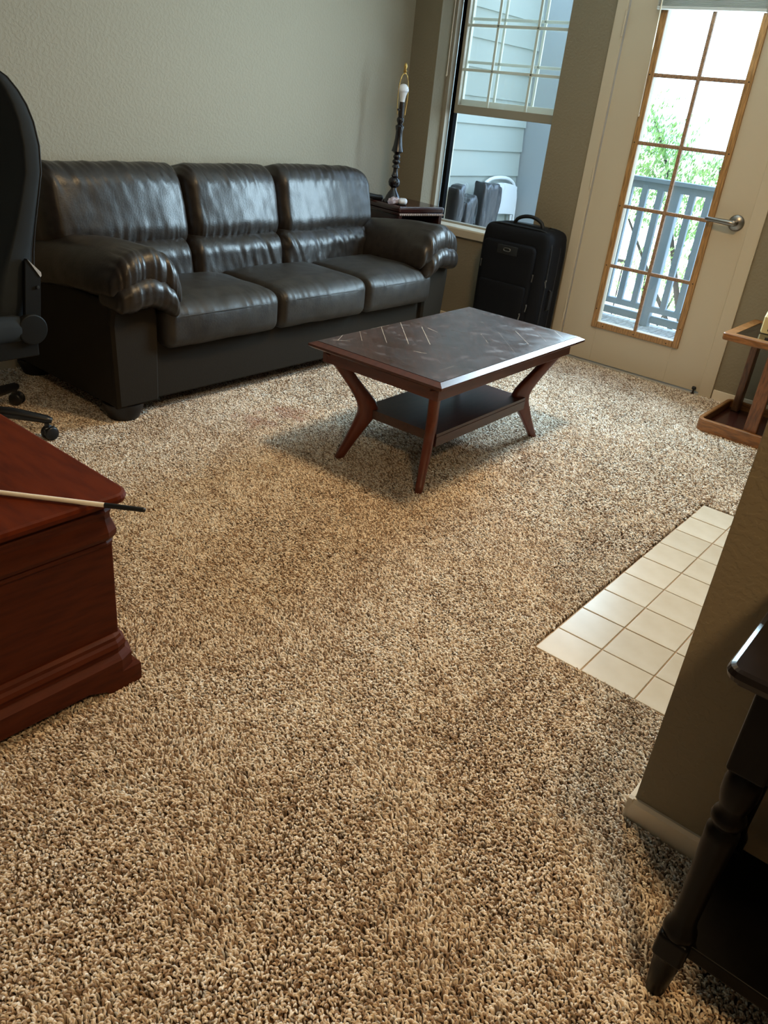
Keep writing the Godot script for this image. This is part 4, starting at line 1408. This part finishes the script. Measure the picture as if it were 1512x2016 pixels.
func office_chair():
	var H := Vector3(1.20, 0, -2.955)
	var t := thing("office_chair", "black high backed office chair in front of the near end of the sofa", "office chair", H)
	# backrest: outline stacked level by level (rear x, thickness, half width)
	var lv := [[0.40, 1.425, 0.15, 0.16], [0.46, 1.435, 0.165, 0.19], [0.54, 1.443, 0.16, 0.20], [0.64, 1.451, 0.125, 0.205], [0.72, 1.456, 0.095, 0.21], [0.80, 1.462, 0.075, 0.225], [0.90, 1.480, 0.065, 0.235], [0.98, 1.495, 0.06, 0.24], [1.06, 1.499, 0.06, 0.238], [1.13, 1.494, 0.062, 0.225], [1.18, 1.486, 0.064, 0.205], [1.22, 1.474, 0.062, 0.18], [1.255, 1.455, 0.055, 0.155], [1.28, 1.430, 0.04, 0.12], [1.29, 1.412, 0.012, 0.07]]
	begin()
	var verts := PackedVector3Array()
	var idx := PackedInt32Array()
	var S := 28
	for l in lv:
		for s in S:
			var a := TAU * s / S
			var e := Vector2(signf(cos(a)) * pow(absf(cos(a)), 0.45), signf(sin(a)) * pow(absf(sin(a)), 0.45))
			var zc: float = e.y * l[3]
			var wing := 0.0 if e.x > 0.0 else 0.045 * pow(absf(e.y), 3.0) * smoothstep(0.5, 0.7, l[0]) * smoothstep(1.25, 1.05, l[0]) * 0.4
			verts.append(Vector3(l[1] - l[2] / 2.0 + e.x * l[2] / 2.0 - wing, l[0], H.z + zc) - H)
	for i in lv.size() - 1:
		for s in S:
			var a := i * S + s
			var b := i * S + (s + 1) % S
			idx.append_array([a, b, b + S, a, b + S, a + S])
	for e in [0, lv.size() - 1]:
		var o := verts.size()
		verts.append(Vector3(lv[e][1] - lv[e][2] / 2.0, lv[e][0], H.z) - H)
		for s in S:
			var a: int = e * S + s
			var b: int = e * S + (s + 1) % S
			if e == 0:
				idx.append_array([o, b, a])
			else:
				idx.append_array([o, a, b])
	piece(verts, idx, true)
	part(t, "backrest", M.chair_cloth)
	# piping along the rear edge of the back
	begin()
	var pp := []
	for l in lv:
		pp.append(Vector3(l[1] - 0.012, l[0], H.z + l[3] * 0.985) - H)
	tube(pp, 0.003, 6)
	part(t, "edge_piping", M.rubber)
	begin()
	puffy(Vector3(0.50, 0.10, 0.50), 0.045, 16, func(p, n): return p + Vector3(0, 0.02 * pow(p.z / 0.25, 2.0), 0), Vector3(1.14, 0.44, H.z) - H)
	part(t, "seat", M.chair_cloth)
	begin()
	rbox(Vector3(1.26, 0.395, H.z + 0.222) - H, Vector3(0.31, 0.085, 0.02), 0.006, 2)
	part(t, "side_panel", M.grey_plastic)
	# hinge cover and steel bracket
	begin()
	lathe([Vector2(0, -0.01), Vector2(0.055, -0.01), Vector2(0.055, 0.014), Vector2(0.0525, 0.0165), Vector2(0.050, 0.0170), Vector2(0.049, 0.0171), Vector2(0, 0.0171)], 32, Vector3(1.392, 0.455, H.z + 0.232) - H, Basis(Vector3.RIGHT, PI / 2.0))
	part(t, "hinge_cover", M.grey_plastic)
	begin()
	prism([Vector2(1.372, 0.47), Vector2(1.432, 0.47), Vector2(1.449, 0.635), Vector2(1.449, 0.650), Vector2(1.404, 0.698), Vector2(1.396, 0.690)], 0.018, Transform3D(Basis(), Vector3(0, 0, H.z + 0.222) - H), 0.002)
	part(t, "back_bracket", M.grey_plastic)
	begin()
	prism([Vector2(1.404, 0.699), Vector2(1.4495, 0.651), Vector2(1.4505, 0.639), Vector2(1.446, 0.634)], 0.022, Transform3D(Basis(), Vector3(0, 0, H.z + 0.223) - H), 0.0)
	part(t, "bracket_highlight", M.bracket)  # bright sliver: highlight on the bracket end, built as its own piece
	begin()
	lathe([Vector2(0, 0), Vector2(0.006, 0), Vector2(0.006, 0.006), Vector2(0, 0.007)], 10, Vector3(1.432, 0.60, H.z + 0.231) - H, Basis(Vector3.RIGHT, PI / 2.0))
	part(t, "bolt", M.dark)
	begin()
	lathe([Vector2(0, 0.10), Vector2(0.03, 0.10), Vector2(0.03, 0.22), Vector2(0.016, 0.22), Vector2(0.016, 0.38), Vector2(0, 0.38)], 18)
	rbox(Vector3(0, 0.375, 0), Vector3(0.26, 0.035, 0.2), 0.008, 1)
	part(t, "gas_lift", M.black_plastic)
	begin()
	lathe([Vector2(0, 0.075), Vector2(0.05, 0.075), Vector2(0.055, 0.09), Vector2(0.045, 0.14), Vector2(0, 0.14)], 18)
	part(t, "hub", M.black_plastic)
	for k in 5:
		var a := deg_to_rad(39.0 + 72.0 * k)
		var dir := Vector3(cos(a), 0, sin(a))
		var rd := 0.302 if k == 0 else 0.375 if k == 4 else 0.32
		begin()
		tube([dir * 0.03 + Vector3(0, 0.115, 0), dir * rd * 0.6 + Vector3(0, 0.105, 0), dir * rd + Vector3(0, 0.083, 0), dir * (rd + 0.02) + Vector3(0, 0.078, 0)], [0.030, 0.024, 0.018, 0.012], 8)
		tube([dir * rd + Vector3(0, 0.085, 0), dir * rd + Vector3(0, 0.04, 0)], 0.010, 8)
		part(t, "base_arm", M.black_plastic)
		var turn := Basis(Vector3.UP, -a + 0.7 + k)
		var cp := dir * (rd + 0.008)
		begin()
		for s in [-1.0, 1.0]:
			lathe([Vector2(0, -0.008), Vector2(0.024, -0.008), Vector2(0.0275, -0.004), Vector2(0.0275, 0.004), Vector2(0.024, 0.008), Vector2(0, 0.008)], 18, cp + Vector3(0, 0.0275, 0) + turn * Vector3(0, 0, 0.015 * s), turn * Basis(Vector3.RIGHT, PI / 2.0))
		rbox(cp + Vector3(0, 0.034, 0), Vector3(0.048, 0.036, 0.014), 0.012, 2, turn)
		part(t, "caster", M.black_plastic)

func oak_side_table():
	var C := Vector3(4.19, 0, -0.76)
	var t := thing("oak_side_table", "light oak side table with a glass top beside the garden door", "side table", C)
	var hx := 0.248
	var hz := 0.318
	begin()
	ring([Vector2(0, 0.06), Vector2(0, 0.004), Vector2(-0.003, 0.001), Vector2(-0.022, 0.001), Vector2(-0.022, 0.060), Vector2(-0.018, 0.064), Vector2(-0.004, 0.064)], hx, hz, 0.045, 6)
	part(t, "base_frame", M.oak)
	begin()
	rbox(Vector3(0, 0.014, 0), Vector3(2 * hx - 0.05, 0.018, 2 * hz - 0.05), 0.002, 1)
	part(t, "bottom_panel", M.mahogany)
	begin()
	ring([Vector2(0, 0.493), Vector2(0, 0.468), Vector2(-0.004, 0.463), Vector2(-0.048, 0.463), Vector2(-0.048, 0.496), Vector2(-0.004, 0.497)], hx, hz, 0.018, 4)
	part(t, "top_frame", M.oak)
	begin()
	rbox(Vector3(0, 0.490, 0), Vector3(2 * hx - 0.09, 0.008, 2 * hz - 0.09), 0.001, 1)
	part(t, "glass_top", M.smoke)
	for p in [Vector3(0.196, 0, -0.255), Vector3(-0.205, 0, -0.065), Vector3(0.196, 0, 0.255), Vector3(-0.205, 0, 0.265)]:
		begin()
		rbox(Vector3(p.x, 0.243, p.z), Vector3(0.036, 0.442, 0.062), 0.006, 2, Basis(Vector3.UP, PI / 2.0 if p.x > 0 else 0.0))
		part(t, "post", M.oak_post)
	var b := thing("cream_box", "cream plastic box with dark slots on the oak side table", "box", Vector3(4.24, 0.4975, -0.835))
	begin()
	prism([Vector2(-0.10, 0.0), Vector2(0.10, 0.0), Vector2(0.10, 0.085), Vector2(0.075, 0.125), Vector2(-0.05, 0.125), Vector2(-0.10, 0.075)], 0.26, Transform3D(), 0.006)
	part(b, "case", M.cream)
	for k in 5:
		begin()
		rbox(Vector3(-0.1005, 0.037, -0.085 + 0.042 * k), Vector3(0.004, 0.05, 0.024), 0.001, 1)
		part(b, "vent", M.dark)

func black_table():
	# console against the partition: visible leg at about x = 1.03, z = -0.07
	var C := Vector3(1.155, 0, 0.36)
	var t := thing("black_console", "black painted console table with turned legs against the partition wall", "console table", C)
	var hx := 0.172
	var hz := 0.492
	begin()
	ring([Vector2(-0.006, 0.702), Vector2(0.0, 0.699), Vector2(0.003, 0.691), Vector2(0.0, 0.683), Vector2(-0.012, 0.678), Vector2(-0.014, 0.672), Vector2(-0.02, 0.668)], hx + 0.012, hz, 0.02, 5, Vector3(-0.003, 0, 0), Basis(), false, true)
	part(t, "top", M.black_top)
	begin()
	rbox(Vector3(0.0, 0.595, 0), Vector3(2 * hx - 0.05, 0.146, 2 * hz - 0.13), 0.003, 1)
	part(t, "apron", M.black_wood)
	begin()
	rbox(Vector3(-hx + 0.026, 0.597, 0), Vector3(0.012, 0.115, 2 * hz - 0.22), 0.004, 1)
	part(t, "drawer_front", M.black_wood)
	for sx in [-1.0, 1.0]:
		for sz in [-1.0, 1.0]:
			begin()
			var p := Vector3(sx * (hx - 0.040), 0, sz * (hz - 0.068))
			rbox(p + Vector3(0, 0.598, 0), Vector3(0.056, 0.15, 0.056), 0.006, 1)
			rbox(p + Vector3(0, 0.127, 0), Vector3(0.052, 0.056, 0.052), 0.008, 1)
			lathe([Vector2(0, 0), Vector2(0.015, 0), Vector2(0.0165, 0.004), Vector2(0.022, 0.07), Vector2(0.021, 0.092), Vector2(0.023, 0.10), Vector2(0, 0.10)], 20, p)
			lathe([Vector2(0, 0.154), Vector2(0.026, 0.155), Vector2(0.0275, 0.162), Vector2(0.026, 0.17), Vector2(0.021, 0.182), Vector2(0.0195, 0.20), Vector2(0.0215, 0.30), Vector2(0.0245, 0.385), Vector2(0.0245, 0.40), Vector2(0.018, 0.407), Vector2(0.0175, 0.411), Vector2(0.024, 0.418), Vector2(0.026, 0.426), Vector2(0.024, 0.434), Vector2(0.0185, 0.441), Vector2(0.0225, 0.455), Vector2(0.0265, 0.475), Vector2(0.027, 0.495), Vector2(0.024, 0.513), Vector2(0.018, 0.522), Vector2(0.018, 0.525), Vector2(0, 0.525)], 24, p)
			part(t, "leg", M.black_wood)
	begin()
	rbox(Vector3(0, 0.128, 0), Vector3(2 * hx - 0.075, 0.030, 2 * hz - 0.13), 0.004, 1)
	part(t, "shelf", M.black_wood)

# ---------------------------------------------------------------- carpet pile
func carpet():
	# one tuft: a bent, twisted yarn end
	begin()
	var pts := [Vector3(0, -0.013, 0), Vector3(0.0006, -0.005, 0), Vector3(0.0026, -0.0005, 0.0006), Vector3(0.0062, 0.0016, 0.0004), Vector3(0.0092, 0.0008, -0.0004)]
	tube(pts, [0.0019, 0.0023, 0.0024, 0.0021, 0.0008], 5)
	var mm := MultiMesh.new()
	mm.transform_format = MultiMesh.TRANSFORM_3D
	mm.use_colors = true
	mm.mesh = done()
	var r := RandomNumberGenerator.new()
	r.seed = 99
	var lay := noise(2.2, 3, FastNoiseLite.TYPE_SIMPLEX_SMOOTH, 61)
	var ton := noise(1.1, 3, FastNoiseLite.TYPE_SIMPLEX_SMOOTH, 62)
	var trk := noise(1.0, 2, FastNoiseLite.TYPE_SIMPLEX_SMOOTH, 64)
	var fine := noise(9.0, 2, FastNoiseLite.TYPE_SIMPLEX_SMOOTH, 63)
	var stain := [Vector3(2.42, 0, -2.42), Vector3(2.23, 0, -2.44)]
	var cols := [rgb8(240, 228, 211), rgb8(226, 209, 188), rgb8(208, 187, 163), rgb8(158, 132, 107), rgb8(252, 246, 236)]
	var lin := cols.map(func(c): return c.srgb_to_linear())
	var buf := PackedFloat32Array()
	for zone in [[-0.15, 2.4, 0.0054, 0.95], [2.4, 4.54, 0.0068, 1.15], [-1.5, -0.15, 0.011, 1.8]]:
		var st: float = zone[2]
		var x: float = zone[0]
		while x < zone[1]:
			var z := -3.60
			while z < 1.1:
				var px := x + r.randf_range(-0.6, 0.6) * st
				var pz := z + r.randf_range(-0.6, 0.6) * st
				z += st
				if px > 1.724 and px < 3.091 and pz > -0.721:
					continue
				if px > 1.338 and px < 1.484 and pz > -0.275 or px > 4.53:
					continue
				if pz > 0.2 + 0.02 and px > 1.48:
					continue
				if pz < -2.0 - 2.2 * px and px < 0.5 and px > -0.15:     # far out of sight at the left
					continue
				var f := fine.get_noise_2d(px, pz)
				var a := 2.6 * lay.get_noise_2d(px, pz) + r.randf_range(-1.0, 1.0) * 1.3 + 2.4
				var s: float = zone[3] * r.randf_range(0.8, 1.25)
				var b := Basis(Vector3.UP, a) * Basis(Vector3(r.randf_range(-1, 1), 0, r.randf_range(-1, 1)).normalized(), r.randf_range(0.0, 0.30))
				b = b.scaled(Vector3(s, minf(s, 1.15) * (1.0 + 0.12 * f), s))
				var t := r.randf() + 0.16 * ton.get_noise_2d(px, pz) + 0.15 * f + 0.18 * maxf(0.0, trk.get_noise_2d((px * 0.54 + pz * 0.84) * 5.0, (px * 0.84 - pz * 0.54) * 1.1))
				var k := 0 if t < 0.28 else 1 if t < 0.54 else 2 if t < 0.76 else 3
				if t < 0.06:
					k = 4
				var c: Color = lin[k] * (r.randf_range(0.85, 1.12) if r.randf() < 0.91 else 0.5)
				for q in stain:
					var dd: float = Vector2(px - q.x, pz - q.z).length()
					if dd < 0.12:
						c = c.lerp(Color(0.30, 0.10, 0.055), 0.45 * smoothstep(0.12, 0.02, dd + 0.10 * f))
				buf.append_array([b.x.x, b.y.x, b.z.x, px, b.x.y, b.y.y, b.z.y, 0.0, b.x.z, b.y.z, b.z.z, pz, c.r, c.g, c.b, 1.0])
			x += st
	mm.instance_count = buf.size() / 16
	mm.buffer = buf
	var o := MultiMeshInstance3D.new()
	o.multimesh = mm
	o.material_override = M.tuft
	named(self, o, "carpet_pile")
	tag(o, "shaggy beige and brown carpet pile covering the living room floor", "carpet", "", "stuff")
